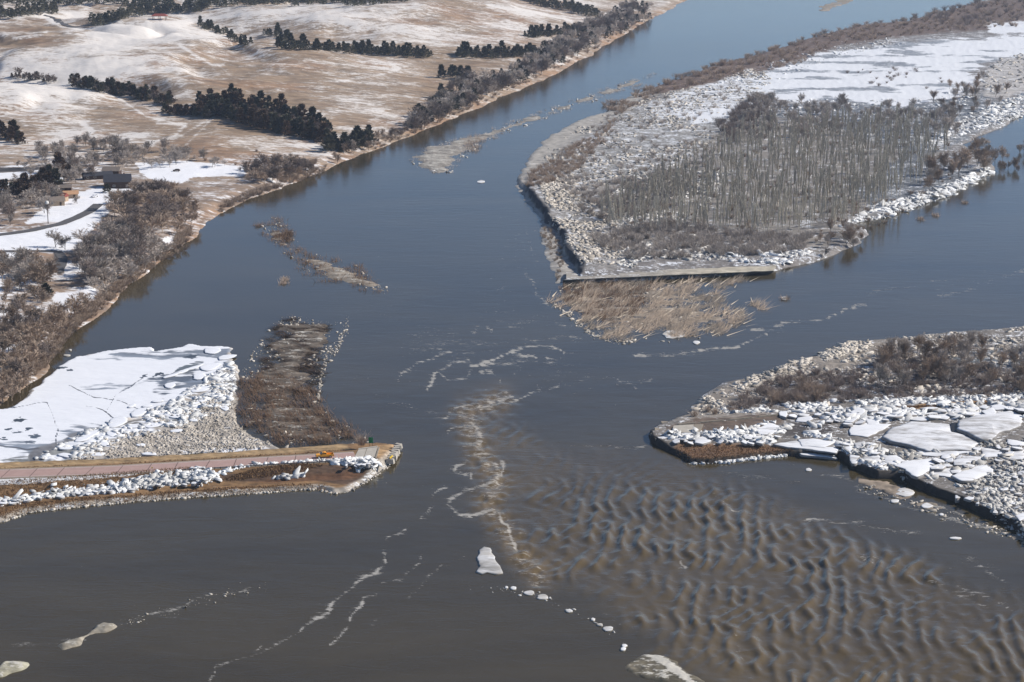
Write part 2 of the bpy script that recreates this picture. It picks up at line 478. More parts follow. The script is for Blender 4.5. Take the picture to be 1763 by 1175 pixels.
    rip = np.clip(0.45 + 0.25 * (fbm(x, y, 120, 3, 15) - .5) + 0.5 * zm + 0.6 * tm, 0, 1) * (1 - 0.8 * sm(calm, -60, 30))
    V = np.stack([x, y, z], 1)
    o = mesh_np('river_water', V, grid_faces(len(rows), 900), M['water'], smooth=True, attrs={'mask': np.stack([foam, rip, silt_lit], 1)})
    tag(o, 'silty grey brown flooded river with foam and standing waves', 'river', kind='structure')
    return o
build_water()

# ------------------------------------------------------------------ hills and far bank
SHORE = [(1240,-30),(1180,2),(1150,18),(1105,42),(1060,68),(1030,88),(1000,105),(960,126),(905,150),(850,175),(800,195),(760,214),(720,230),(690,240),(650,256),(600,276),(570,288),(545,300),(500,318),(470,330),(440,341),(410,353),(380,368),(352,384),(345,398),(333,412),(322,424),(300,432),(285,446),(268,458),(250,475),(225,490),(195,518),(165,540),(140,562),(112,582),(100,600),(90,620),(70,645),(45,668),(20,690),(-30,712),(-500,760),(-900,500),(-600,-150),(-300,-262),(1700,-262),(1500,-120),(1300,-60)]
SHW = W(SHORE)
RAV = [[(-60,125),(20,137),(70,143),(130,152),(180,163),(230,172),(285,186),(300,196),(345,200),(395,207),(445,220),(510,232),(565,246),(600,262)],
       [(150,45),(240,30),(360,14)], [(340,42),(388,62),(430,80)], [(440,60),(520,82),(600,88),(680,95),(750,102),(830,120),(870,130)],
       [(757,118),(800,130),(830,150)], [(790,97),(860,94),(930,92),(975,86)], [(930,12),(1000,24),(1060,34)], [(-50,8),(200,10),(640,6)]]
RAVW = [W(r, 14) for r in RAV]
HILLLINE = W([(-900,260),(-50,262),(60,262),(150,262),(210,272),(300,288),(400,292),(480,280),(560,262),(1100,60),(1400,-100),(1700,-262),(-300,-262),(-900,-150)])

def h_hill(x, y):
    P = np.stack([x, y], 1)
    d = sdist(P, SHW)
    dn = d + (fbm(x, y, 30, 3, 3) - .5) * 9
    hl = sdist(P, HILLLINE)
    hf = np.minimum(sm(d, 10, 220), sm(hl, -20, 260))
    z = np.where(dn > 0, 0.4 + 3.2 * sm(dn, 0, 14) + 3 * sm(dn, 15, 90), -3.0 * sm(-dn, 0, 4) - 0.05)
    z = z + hf * 16 + hf * (fbm(x, y, 330, 4, 9) - .35) * 34 * sm(dn, 20, 300)
    gl = (fbm(x + y * .3, y * .8, 170, 3, 19) - .5) / .045
    z = z - hf * sm(dn, 60, 260) * 7.0 * np.exp(-gl * gl) + hf * (fbm(x, y, 45, 3, 29) - .5) * 5.0
    for i, r in enumerate(RAVW):
        rd = sdist(P, r, False) + (fbm(x, y, 60, 2, 70 + i) - .5) * 20
        z = z - hf * np.exp(-(np.maximum(rd, 0) / 45) ** 2) * 9
    z = z + (dn > 0) * (fbm(x, y, 14, 3, 33) - .5) * (0.6 + 1.6 * hf)
    return z

def raymarch(px, py, hfun, z0=45.0, n=150):
    """first point where the sight line through a photo pixel meets the height function"""
    px = np.asarray(px, float); py = np.asarray(py, float)
    zs = np.linspace(z0, -0.5, n)
    done = np.zeros(len(px), bool); out = np.zeros((len(px), 3))
    for z in zs:
        x, y = g(px, py, z)
        h = hfun(x, y)
        hit = (~done) & (h >= z)
        out[hit] = np.stack([x, y, np.maximum(h, 0)], 1)[hit]
        done |= hit
        if done.all(): break
    x, y = g(px, py, 0.5)
    out[~done] = np.stack([x, y, np.full(len(px), 0.5)], 1)[~done]
    return out

SNOWBLOB = [(60,90,150,60,.20),(180,100,140,50,.22),(260,60,120,30,.18),(120,130,120,25,.25),(60,60,80,18,-.3),(120,52,50,8,-.3),(30,75,60,10,-.25),
 (400,130,130,55,-.16),(520,170,160,50,-.18),(330,190,80,40,-.1),(470,115,60,15,.08),(460,225,130,22,-.28),(200,200,80,28,-.16),(60,200,70,20,.12),(110,225,100,18,.08),(330,250,100,20,-.18),
 (640,40,160,30,.10),(760,50,140,30,.06),(880,50,80,20,.08),(700,150,140,45,-.10),(820,110,80,20,-.1),(640,25,100,12,.12),(550,30,100,14,.1),(40,50,40,15,-.2),(300,300,90,14,.25),(230,235,40,10,.35),(420,262,90,12,-.2)]
SNOWLINE = [([(0,58),(60,56),(130,52),(200,46),(330,36),(450,22),(560,8),(660,2)],2.6,.42),([(75,28),(90,36),(105,46),(140,49)],4,.5),([(0,147),(80,158),(200,166),(250,200),(300,212),(320,218)],1.5,.25),
 ([(310,78),(330,92),(365,112),(385,112)],2.5,.35),([(200,100),(198,118),(202,130)],3,.5),([(375,112),(400,132),(440,145),(600,140)],1.4,.14),([(230,150),(290,170),(330,158)],3,.25),
 ([(300,270),(370,200),(300,240),(170,252)],1.6,.25),([(270,212),(320,215),(300,235),(250,250)],3,.35),([(580,140),(650,130),(690,118),(670,108)],1.5,.18),([(840,10),(900,20),(970,32),(985,38)],2.5,.4),([(20,64),(140,60),(280,50)],2,.3),([(80,55),(40,62),(0,64)],3,.3),([(330,38),(250,60),(180,85)],5,.3),([(140,212),(160,225),(150,232)],3,.5)]
# snowy lawns, roads and bare patches of the park
LAWN = [[(-300,452),(-300,405),(0,402),(60,398),(110,386),(150,368),(168,345),(190,320),(232,325),(205,350),(175,375),(160,395),(140,415),(120,432),(60,438),(0,442)],
        [(100,345),(140,330),(190,318),(210,300),(235,320),(200,345),(170,360),(140,380),(40,385),(70,365)],
        [(235,280),(300,276),(420,288),(425,302),(340,305),(310,318),(265,312),(240,298)],
        [(90,515),(95,505),(125,503),(140,515),(135,540),(118,545),(98,530)],[(140,500),(152,492),(165,500),(165,515),(150,520)],[(40,545),(60,525),(80,540),(70,565),(45,570)],[(5,600),(30,585),(45,600),(25,640),(0,655)],[(275,415),(300,405),(325,400),(320,412),(290,418)],
        [(-100,300),(30,285),(85,292),(70,305),(-100,312)],[(-50,325),(20,315),(60,312),(40,325),(-50,335)]]
ROADPATCH = [[(-300,302),(0,298),(50,296),(85,290),(85,285),(60,287),(-300,294)],[(92,433),(108,434),(110,470),(100,475),(95,460),(92,445)]]
def smooth_noise_px(px, py, s, seed): return fbm(px, py, s, 3, seed)

def hill_attrs(x, y, z):
    px, py = proj(x, y, z)
    n = len(x)
    base = np.tile(np.array([0.255, 0.178, 0.115]), (n, 1))
    dens = np.full(n, 0.43) + (fbm(x, y, 60, 4, 103) - .5) * .75; deep = np.zeros(n)
    for cx, cy, rx, ry, v in SNOWBLOB:
        dens += v * np.exp(-(((px - cx) / rx) ** 2 + ((py - cy) / ry) ** 2))
    t = fbm(x, y, 90, 3, 101)
    base = base * (0.85 + 0.35 * t[:, None])
    rust = sm(fbm(x, y, 60, 3, 111), .5, .72)[:, None]
    base = base * (1 - rust * .7) + np.array([0.27, 0.155, 0.085]) * rust * .7
    P = np.stack([px, py], 1)
    near = (px > -60) & (px < 1050) & (py > -10) & (py < 290)
    for ln, hw, st in SNOWLINE:
        L = np.array(ln, float)
        d = sdist(P[near], L, False)
        dens[near] += st * np.exp(-(d / hw) ** 2)
    # park terrace
    park = sm(py, 255, 285) * (px < 620)
    dens = dens * (1 - park) + park * 0.34
    pw = P + np.stack([(fbm(x, y, 8, 3, 121) - .5) * 14, (fbm(x, y, 8, 3, 131) - .5) * 7], 1)
    for i, L in enumerate(LAWN):
        d = sdist(pw, np.array(L, float)); dens = np.maximum(dens, 1.15 * sm(d, -2, 2)); deep = np.maximum(deep, sm(d, -2, 2))
    # striped snow between camp pads
    st = (py > 425) & (py < 660) & (px < 300)
    stripe = np.sin((py + px * 0.25) / 9.5 + (fbm(x, y, 20, 2, 141) - .5) * 5)
    dens[st] = np.maximum(dens[st], (0.30 + 0.36 * stripe * (px < 170))[st])
    d = sdist(P, np.array(SHORE, float) )
    sd = sdist(np.stack([x, y], 1), SHW)
    bank = sm(sd, 14, 3)
    dens = dens * (1 - bank) + bank * 0.30
    clay = bank * sm(fbm(x, y, 25, 3, 151), .45, .65)
    base = base * (1 - clay[:, None] * .8) + np.array([0.29, 0.165, 0.085]) * clay[:, None] * .8
    brn = park * sm(py, 300, 330) * (1 - clay)
    base = base * (1 - brn[:, None] * .6) + np.array([0.20, 0.125, 0.075]) * brn[:, None] * .6
    for L in ROADPATCH:
        k = sm(sdist(P, np.array(L, float)), -1, 1.5)[:, None]
        base = base * (1 - k) + np.array([0.075, 0.07, 0.07]) * k; dens = dens * (1 - k[:, 0])
    far = sm(py, 5, -60)
    dens = dens * (1 - far * .3)
    return base, dens, np.maximum(deep, .75 * park)

def build_hill():
    rows = np.concatenate([np.array([-258, -245, -225, -200, -170, -140, -110, -85, -65, -48, -34, -22]), np.arange(-12, 330, 1.7), np.arange(330, 735, 2.6), np.array([760, 800])])
    nc = 760
    A, B = fan_grid(-420, 1400, rows, nc)
    x, y = g(A.ravel(), B.ravel(), 0)
    z = h_hill(x, y)
    base, dens, deep = hill_attrs(x, y, z)
    V = np.stack([x, y, z], 1)
    Fc = grid_faces(len(rows), nc, z > -0.6)
    V, Fc, at = compact(V, Fc, {'base': base, 'mask': np.stack([dens, deep, dens * 0], 1)})
    o = mesh_np('hills', V, Fc, M['hill'], smooth=True, attrs=at)
    tag(o, 'rolling brown prairie hills dusted with snow above the far river bank', 'hills', kind='structure')
build_hill()

# ------------------------------------------------------------------ island on the right
ISLE = [(2500,-130),(1900,-40),(1763,-12),(1680,5),(1620,22),(1560,38),(1480,44),(1420,60),(1380,72),(1310,94),(1240,110),(1190,130),(1150,143),(1110,157),(1062,176),(1045,192),(1000,206),(960,226),(935,243),(920,262),(900,290),(886,312),(893,330),(904,347),(922,365),(934,385),(928,400),(940,430),(950,455),(957,488),(1050,486),(1150,481),(1240,476),(1330,471),(1348,462),(1400,452),(1445,434),(1480,418),(1496,405),(1492,394),(1462,392),(1475,384),(1531,372),(1600,350),(1640,335),(1690,305),(1714,291),(1700,272),(1668,262),(1660,250),(1690,234),(1725,220),(1763,196),(2000,150),(2600,60)]
ISW = W(ISLE)
CLIFF = W([(880,300),(900,322),(912,340),(925,358),(938,372),(940,385),(958,398),(970,412),(972,425),(976,440),(984,452),(1000,464),(1010,475)], 0)
LEDGE = W([(870,290),(900,322),(912,340),(925,358),(938,372),(940,385),(958,398),(970,412),(972,425),(976,440),(984,452),(1000,468),(990,500),(940,500),(900,400)], 0)
MUDN = W([(900,330),(880,300),(905,270),(930,235),(1000,190),(1060,170),(1110,150),(1130,165),(1060,205),(1000,240),(955,275),(925,300)], 0)
def h_isle(x, y):
    P = np.stack([x, y], 1)
    d = sdist(P, ISW) + (fbm(x, y, 12, 3, 203) - .5) * 6
    led = sdist(P, LEDGE) + (fbm(x, y, 6, 2, 207) - .5) * 4
    mud = sdist(P, MUDN)
    top = 1.3 + 1.0 * fbm(x, y, 30, 3, 213) + 0.9 * (fbm(x, y, 3.0, 3, 217) - .4)
    top = top + 2.2 * np.exp(-(sdist(P, CLIFF, False) / 14) ** 2)
    low = 0.25 + 0.45 * fbm(x, y, 5, 3, 219)
    k = np.maximum(sm(led, -0.6, 0.6), sm(mud, -10, 10) * .9)
    z = top * (1 - k) + low * k
    return np.where(d > 0, z * sm(d, 0, 3.5) + 0.05, -2.0 * sm(-d, 0, 2) - 0.02)

# px-space regions of the island
SNOWF = [(1310,130),(1400,95),(1470,88),(1560,70),(1690,68),(1763,62),(1900,50),(1900,80),(1763,98),(1700,108),(1660,125),(1690,140),(1640,165),(1560,180),(1480,178),(1420,175),(1340,172),(1260,200),(1190,210),(1160,195),(1200,180),(1290,150)]
SNOW2 = [(1700,42),(1763,38),(1900,30),(1900,50),(1763,58),(1705,55)]
SNOW3 = [(1163,205),(1240,190),(1290,185),(1260,200),(1200,212)]
GRAV = [(1690,140),(1720,105),(1763,95),(1900,80),(1900,160),(1763,160),(1700,170)]
WETF = [(1330,180),(1450,178),(1600,175),(1700,165),(1760,190),(1700,225),(1600,270),(1680,290),(1600,345),(1500,370),(1480,330),(1560,260),(1420,215),(1330,200)]
BRN = [(1040,180),(1110,150),(1200,118),(1320,85),(1440,48),(1560,30),(1700,0),(1900,-40),(1900,35),(1763,48),(1690,52),(1560,62),(1440,80),(1380,112),(1300,125),(1200,150),(1130,165),(1060,200)]
GROVE = [(1000,330),(1090,300),(1180,280),(1240,235),(1280,190),(1350,175),(1500,185),(1620,190),(1640,240),(1600,300),(1590,325),(1480,395),(1400,440),(1250,430),(1080,440),(1060,400),(1010,370)]
RUBB = [(945,385),(935,350),(925,325),(980,300),(1010,350),(1060,380),(1080,430),(1060,465),(1000,466),(975,430),(965,405)]
STRIP = [(1440,395),(1480,370),(1560,345),(1640,318),(1700,290),(1714,300),(1640,336),(1540,372),(1460,395)]
STRIP2 = [(1585,262),(1640,215),(1700,185),(1763,165),(1800,160),(1800,180),(1725,215),(1660,235),(1600,258)]
def isle_attrs(x, y, z):
    n = len(x)
    px, py = proj(x, y, z)
    P = np.stack([px + (fbm(x, y, 16, 3, 231) - .5) * 30, py + (fbm(x, y, 16, 3, 237) - .5) * 14], 1)
    def k(poly, a=-3, b=3): return sm(sdist(P, np.array(poly, float)), a, b)
    base = np.tile(np.array([0.15, 0.13, 0.115]), (n, 1)); dens = np.full(n, 0.36)
    def lay(kk, c, dd):
        nonlocal base, dens
        kk = kk[:, None]; base = base * (1 - kk) + np.array(c) * kk; dens = dens * (1 - kk[:, 0]) + dd * kk[:, 0]
    lay(k([(940,260),(1000,215),(1100,175),(1200,150),(1320,125),(1300,190),(1240,240),(1180,280),(1050,320),(960,345),(915,320)]), (0.20, 0.185, 0.165), 0.40)
    lay(k(BRN), (0.13, 0.085, 0.062), 0.16)
    lay(k(GROVE), (0.20, 0.175, 0.15), 0.30)
    lay(k(WETF), (0.085, 0.095, 0.11), 0.34)
    lay(k(SNOWF), (0.22, 0.24, 0.27), (1.05 - 0.75 * sm(fbm(x * .6, y, 26, 4, 241), .48, .68)))
    lay(k(SNOW2), (0.3, 0.3, 0.3), 1.2); lay(k(SNOW3), (0.2, 0.24, 0.3), 0.8)
    lay(k(GRAV), (0.40, 0.37, 0.34), 0.30)
    lay(k(RUBB), (0.20, 0.18, 0.16), 0.34)
    lay(k(STRIP), (0.16, 0.15, 0.14), 0.45); lay(k(STRIP2), (0.16, 0.15, 0.14), 0.42)
    lay(k([(1120,175),(1300,120),(1300,170),(1200,195),(1120,200)]), (0.25, 0.23, 0.21), 0.55)
    W2 = np.stack([x, y], 1)
    lay(sm(np.abs(sdist(W2, LEDGE) + .5), 2.6, 1.0) * (py > 325) * (py < 468), (0.05, 0.05, 0.055), 0.0)  # low cliff face: shade painted into the base colour along with wet soil
    lay(sm(sdist(W2, LEDGE), .3, 1.5), (0.36, 0.33, 0.29), 0.20)
    lay(sm(sdist(W2, MUDN), -8, 8), (0.36, 0.33, 0.29), 0.16)
    return base, dens

def build_land(name, hfun, afun, box, dx, dy, mat, label, cat, zcut=-0.5):
    A, B = fan_grid(box[0], box[2], np.arange(box[1], box[3] + dy, dy), int((box[2] - box[0]) / dx))
    x, y = g(A.ravel(), B.ravel(), 0)
    z = hfun(x, y)
    base, dens = afun(x, y, z)
    V = np.stack([x, y, z], 1)
    Fc = grid_faces(A.shape[0], A.shape[1], z > zcut)
    V, Fc, at = compact(V, Fc, {'base': base, 'mask': np.stack([dens, dens * 0, dens * 0], 1)})
    o = mesh_np(name, V, Fc, mat, smooth=True, attrs=at)
    return tag(o, label, cat, kind='structure')
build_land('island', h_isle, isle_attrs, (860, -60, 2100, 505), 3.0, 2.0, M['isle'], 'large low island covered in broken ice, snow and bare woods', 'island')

# ------------------------------------------------------------------ right bank with the severed road
PEN = [(1114,750),(1129,742),(1156,731),(1170,720),(1186,708),(1206,684),(1228,670),(1245,660),(1299,648),(1340,632),(1401,612),(1452,592),(1503,586),(1560,582),(1600,575),(1657,571),(1700,568),(1763,562),(2300,540),(2500,1200),(2200,1100),(1800,960),(1763,930),(1738,906),(1680,882),(1640,863),(1589,845),(1555,826),(1510,825),(1490,816),(1469,808),(1446,790),(1400,787),(1376,788),(1355,785),(1300,790),(1253,795),(1219,799),(1189,798),(1171,787),(1149,777),(1131,768),(1120,762)]
PNW = W(PEN)
def h_pen(x, y):
    P = np.stack([x, y], 1)
    px, py = proj(x, y, np.full(len(x), 1.5))
    d = sdist(P, PNW) + (fbm(x, y, 5, 3, 303) - .5) * 2.2
    north = sm(py, 725 - (px - 1200) * 0.04, 705 - (px - 1200) * 0.04)
    wood = 0.5 + 0.9 * fbm(x, y, 14, 3, 307) + 0.8 * (fbm(x, y, 2.0, 3, 309) - .5)
    road = 2.1 + 0.25 * fbm(x, y, 9, 2, 311)
    south = sm(py, 760, 772) * (px < 1375)
    gz = 1.25 + 0.4 * fbm(x, y, 4, 3, 313)
    shelf = 1.75 + 0.7 * fbm(x, y, 12, 3, 317) + 0.4 * (fbm(x, y, 2.2, 3, 319) - .5)
    t = road * (1 - south) + gz * south
    e = sm(px, 1330, 1400)
    t = t * (1 - e) + shelf * e
    z = t * (1 - north) + wood * north
    edge = 0.9 + 3.0 * north
    return np.where(d > 0, z * sm(d, 0, edge) + 0.05, -2.0 * sm(-d, 0, 1) - 0.02)
def pen_attrs(x, y, z):
    n = len(x); px, py = proj(x, y, z)
    P = np.stack([px + (fbm(x, y, 5, 3, 331) - .5) * 16, py + (fbm(x, y, 5, 3, 337) - .5) * 8], 1)
    def k(poly, a=-2, b=2): return sm(sdist(P, np.array(poly, float)), a, b)
    base = np.tile(np.array([0.14, 0.12, 0.10]), (n, 1)); dens = np.full(n, 0.34)
    def lay(kk, c, dd):
        nonlocal base, dens
        kk = kk[:, None]; base = base * (1 - kk) + np.array(c) * kk; dens = dens * (1 - kk[:, 0]) + dd * kk[:, 0]
    lay(k([(1170,722),(1210,684),(1300,645),(1450,590),(1560,585),(1560,640),(1500,660),(1400,665),(1330,690),(1400,700),(1330,716),(1180,728)], -5, 5), (0.22, 0.185, 0.15), 0.26)
    lay(k([(1290,705),(1310,660),(1420,650),(1560,600),(1763,590),(2300,590),(2300,690),(1763,685),(1600,690),(1450,695),(1380,700)], -6, 6), (0.085, 0.07, 0.062), 0.33)
    lay(k([(1600,625),(1700,600),(1800,600),(1800,640),(1680,640)], -6, 6), (0.09, 0.11, 0.13), 0.35)
    lay(k([(1155,772),(1170,762),(1250,765),(1350,768),(1376,782),(1300,792),(1220,802),(1180,796)], -2, 2), (0.19, 0.105, 0.055), 0.13)
    lay(k([(1150,735),(1200,722),(1345,712),(1350,728),(1310,745),(1200,748),(1150,748)]), (0.12, 0.085, 0.062), 0.12)
    lay(k([(1335,735),(1365,728),(1425,728),(1430,742),(1400,752),(1350,752)]), (0.045, 0.035, 0.03), 0.22)
    lay(k([(1450,708),(1475,702),(1600,696),(1700,688),(1745,687),(1745,693),(1600,703),(1480,709)], -1.2, 1.2), (0.27, 0.16, 0.07), 0.05)
    lay(k([(1660,830),(1700,815),(1763,800),(1900,800),(1900,980),(1763,930),(1700,885),(1650,860)], -4, 4), (0.10, 0.085, 0.075), 0.25)
    cut_shade = sm(sdist(np.stack([x, y], 1), PNW), 2.4, .6) * (py > 738); lay(cut_shade, (0.035, 0.03, 0.026), 0.0)  # shaded shelf face darkened in the base colour, besides its wet mud
    return base, dens
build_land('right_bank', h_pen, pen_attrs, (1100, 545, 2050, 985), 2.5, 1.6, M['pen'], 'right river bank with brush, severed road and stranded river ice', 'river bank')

# ------------------------------------------------------------------ left road embankment
EMB = [(-400,810),(0,797),(200,790),(400,779),(480,773),(560,768),(590,765),(650,763),(683,766),(688,772),(688,781),(678,795),(668,804),(657,811),(636,826),(622,836),(609,843),(597,848),(574,850),(545,842),(480,846),(409,851),(289,859),(220,864),(153,871),(100,876),(51,882),(0,900),(-400,960)]
EMW = W(EMB)
RC = W([(-400,824),(0,816),(204,809),(340,801),(477,793),(560,788),(600,785),(650,783)], 3.0)
def h_emb(x, y):
    P = np.stack([x, y], 1)
    d = sdist(P, EMW) + (fbm(x, y, 4, 3, 403) - .5) * 1.6
    rd = sdist(P, RC, False)
    yy = np.interp(x, RC[:, 0], RC[:, 1]); side = y - yy     # + = far side of the road
    z = np.where(side > 0, 3.0 - 2.4 * sm(rd, 5.4, 10), 3.0 - 2.1 * sm(rd, 5.4, 15))
    z = z - 0.5 * np.exp(-((rd - 17) / 3) ** 2) * (side < 0)
    rough = sm(rd, 5.2, 8)
    z = z + rough * ((fbm(x, y, 2.2, 3, 407) - .5) * 0.5 + (fbm(x, y, 9, 2, 409) - .5) * .5)
    return np.where(d > 0, np.maximum(z, 0.35) * sm(d, 0, 2.2) + 0.04, -2.0 * sm(-d, 0, 1) - 0.02)
def emb_attrs(x, y, z):
    n = len(x); px, py = proj(x, y, z)
    P = np.stack([px + (fbm(x, y, 4, 3, 431) - .5) * 10, py + (fbm(x, y, 4, 3, 437) - .5) * 4], 1)
    def k(poly, a=-1.5, b=1.5): return sm(sdist(P, np.array(poly, float)), a, b)
    base = np.tile(np.array([0.21, 0.125, 0.06]), (n, 1)) * (0.75 + 0.6 * fbm(x, y, 10, 3, 441)[:, None]); dens = np.full(n, 0.10)
    def lay(kk, c, dd):
        nonlocal base, dens
        kk = kk[:, None]; base = base * (1 - kk) + np.array(c) * kk; dens = dens * (1 - kk[:, 0]) + dd * kk[:, 0]
    lay(k([(-400,800),(0,796),(400,777),(600,764),(600,774),(400,788),(0,808),(-400,818)]), (0.33, 0.225, 0.12), 0.05)
    lay(k([(-400,838),(0,826),(120,820),(250,811),(250,816),(120,828),(0,836),(-400,850)]), (0.3, 0.25, 0.2), 0.66)
    lay(k([(520,800),(640,800),(660,812),(600,836),(520,826),(430,830),(360,828),(380,818),(460,812)]), (0.10, 0.062, 0.040), 0.04)
    lay(k([(490,822),(600,812),(640,815),(600,826),(520,830),(430,832)], -4, 4), (0.13, 0.066, 0.035), 0.04)
    lay(k([(650,769),(681,766),(684,778),(673,795),(652,790)]), (0.42, 0.27, 0.14), 0.05)
    lay(k([(645,790),(672,794),(660,810),(640,806)]), (0.26, 0.19, 0.12), 0.18)
    W2 = np.stack([x, y], 1); sd = sdist(W2, EMW)
    yy = np.interp(x, RC[:, 0], RC[:, 1])
    rim = sm(sd, 3.4, 1.2) * (y < yy + 6)
    lay(rim, (0.34, 0.30, 0.25), 0.34)
    return base, dens
build_land('road_embankment', h_emb, emb_attrs, (-420, 745, 700, 975), 2.0, 1.2, M['emb'], 'grassy causeway of the washed out highway with icy waterline', 'embankment')

def strip(name, line, hw, z, mat, parent=None, zfun=None, lift=0.0, step=4.0, off=0.0):
    """ribbon of constant width along a world polyline"""
    L = np.asarray(line, float)
    seg = np.linalg.norm(np.diff(L, axis=0), axis=1); s = np.concatenate([[0], np.cumsum(seg)])
    t = np.linspace(0, s[-1], max(2, int(s[-1] / step)))
    C = np.stack([np.interp(t, s, L[:, 0]), np.interp(t, s, L[:, 1])], 1)
    T = np.gradient(C, axis=0); T /= np.linalg.norm(T, axis=1)[:, None]
    Nn = np.stack([-T[:, 1], T[:, 0]], 1)
    A = C + Nn * (off + hw); Bq = C + Nn * (off - hw)
    zc = np.full(len(C), z) if zfun is None else zfun(C[:, 0], C[:, 1])
    za = zc if zfun is None else zfun(A[:, 0], A[:, 1]); zb = zc if zfun is None else zfun(Bq[:, 0], Bq[:, 1])
    n = len(C)
    V = np.vstack([np.column_stack([A, np.maximum(za, zc) + lift]), np.column_stack([Bq, np.maximum(zb, zc) + lift])])
    Fc = np.stack([np.arange(n - 1), np.arange(n - 1) + n, np.arange(n - 1) + n + 1, np.arange(n - 1) + 1], 1)
    return mesh_np(name, V, Fc, mat, parent)

M['asphalt_red'] = plain('reddish_road_surface', (0.40, 0.27, 0.235), 0.85, 0.18, 0.35)
M['asphalt'] = plain('dark_asphalt', (0.10, 0.095, 0.095), 0.85, 0.2, 0.3)
M['concrete'] = plain('pale_concrete', (0.44, 0.40, 0.34), 0.85, 0.18, 0.5, bstr=0.2)
M['concrete_dirty'] = plain('muddy_concrete', (0.27, 0.23, 0.18), 0.85, 0.35, 0.4, bstr=0.3)
M['paint'] = plain('worn_white_line', (0.62, 0.60, 0.56), 0.8, 0.2, 1.0)
M['tar'] = plain('tar_joint', (0.10, 0.07, 0.06), 0.8)
road_line = W([(-400,824),(0,816),(204,809),(340,801),(477,793),(560,788.5),(612,785)], 3.1)
RDz = 3.12
road = strip('road', road_line, 4.3, RDz, M['asphalt_red'])
tag(road, 'reddish two lane highway running along the causeway to the washout', 'road', kind='structure')
# the pavement has thickness at its edges
for sgn in (1, -1):
    strip('edge_line', road_line, 0.09, RDz + 0.008, M['paint'], road, off=sgn * 3.75)
    e = strip('road_shoulder', road_line, 0.5, RDz - 0.03, M['concrete_dirty'], road, off=sgn * 4.78)
def along(line, t):
    L = np.asarray(line); seg = np.linalg.norm(np.diff(L, axis=0), axis=1); s = np.concatenate([[0], np.cumsum(seg)])
    x = np.interp(t, s, L[:, 0]); y = np.interp(t, s, L[:, 1])
    x2 = np.interp(min(t + 1, s[-1]), s, L[:, 0]); y2 = np.interp(min(t + 1, s[-1]), s, L[:, 1])
    x1 = np.interp(t - 1, s, L[:, 0]); y1 = np.interp(t - 1, s, L[:, 1])
    return float(x), float(y), math.atan2(y2 - y1, x2 - x1), float(s[-1])
TL = along(road_line, 0)[3]
t = 75.0
jm = None
while t < TL - 8:
    x, y, a, _ = along(road_line, t)
    b_ = MB(); b_.box((x, y, RDz + 0.006), (0.22, 8.5, 0.008), a + R(random.uniform(-14, -8)))
    b_.build('expansion_joint', M['tar'], road)
    t += random.uniform(8.5, 10.5)
# bridge approach slab
ap = empty('approach_slab'); tag(ap, 'pale concrete approach slab at the broken end of the road, by the green sign', 'approach slab')
def quad_px(name, pts, z, th, mat, parent):
    w = W(pts, z); b_ = MB()
    ar = np.sum(w[:, 0] * np.roll(w[:, 1], -1) - w[:, 1] * np.roll(w[:, 0], -1))
    if ar < 0: w = w[::-1]
    b_.poly_extrude([tuple(p) for p in w], z - th, z)
    return b_.build(name, mat, parent)
quad_px('slab_panel', [(610.5,787),(617.5,773.6),(631,772.7),(626,787.4)], 3.2, .4, M['concrete'], ap)
quad_px('slab_panel', [(627,787.4),(632,772.6),(650,769.5),(645.5,787)], 3.2, .4, M['concrete'], ap)
quad_px('curb', [(617,773.2),(650,769),(650.3,767.8),(617.5,772)], 3.45, .6, M['concrete'], ap)
quad_px('curb', [(645.5,788),(651.5,769.5),(653.5,769.5),(648,789)], 3.4, .6, M['concrete_dirty'], ap)
rr = empty('riprap_end_wall'); tag(rr, 'jagged concrete end wall at the tip of the left causeway', 'broken wall')
for k in range(9):
    tt = k / 8; p = W([(686 - 14 * tt, 768 + 26 * tt)], 1.5)[0]
    b_ = MB(); b_.box((p[0], p[1], 1.5), (2.4 + random.random(), 1.6, 1.6), R(random.uniform(-40, 40)), 0.8)
    b_.build('concrete_chunk', M['concrete'], rr)

# ------------------------------------------------------------------ old road embankment on the island's south edge
def old_road():
    T0, T1 = np.array((975, 481.0)), np.array((1332, 465.5))
    n = 120
    tt = np.linspace(0, 1, n)
    rows = []
    for k, (off, z) in enumerate([(7.5, 0.0), (4.2, 0.4), (1.6, 2.2), (0, 2.35), (-5, 2.4), (-9.5, 2.1), (-11.5, 1.4)]):
        q = T0[None] + (T1 - T0)[None] * tt[:, None]
        q = q.copy(); q[:, 1] += off * (0.92 if off > 0 else 1.0) * (0.75 + 0.25 * (1 - tt))
        q[:, 0] += (-6 if off > 0 else 0) * (1 - tt) + (4 * tt ** 6 if off < 0 else 0)
        x, y = g(q[:, 0], q[:, 1], z)
        zz = z + (fbm(x, y, 4, 3, 501 + k) - .5) * (0.5 if z > 0 else 0)
        rows.append(np.stack([x, y, zz], 1))
    V = np.vstack(rows)
    Fc = grid_faces(len(rows), n)[:, ::-1]
    Fc = np.vstack([Fc])
    px, py = proj(V[:, 0], V[:, 1], V[:, 2])
    u = sm(px, 1050, 1250)[:, None]
    base = np.array([0.30, 0.27, 0.23]) * (1 - u) + np.array([0.46, 0.41, 0.32]) * u
    low = (V[:, 2] < 0.9)[:, None]
    base = np.where(low, np.array([0.10, 0.085, 0.07]), base)
    dens = np.full(len(V), .34) * (1 - u[:, 0]) + 0.10 * u[:, 0]
    o = mesh_np('old_road_grade', V, Fc, M['emb'], attrs={'base': base, 'mask': np.stack([dens, dens * 0, dens * 0], 1)})
    tag(o, 'pale straight old road grade along the southern edge of the island', 'road grade', kind='structure')
old_road()

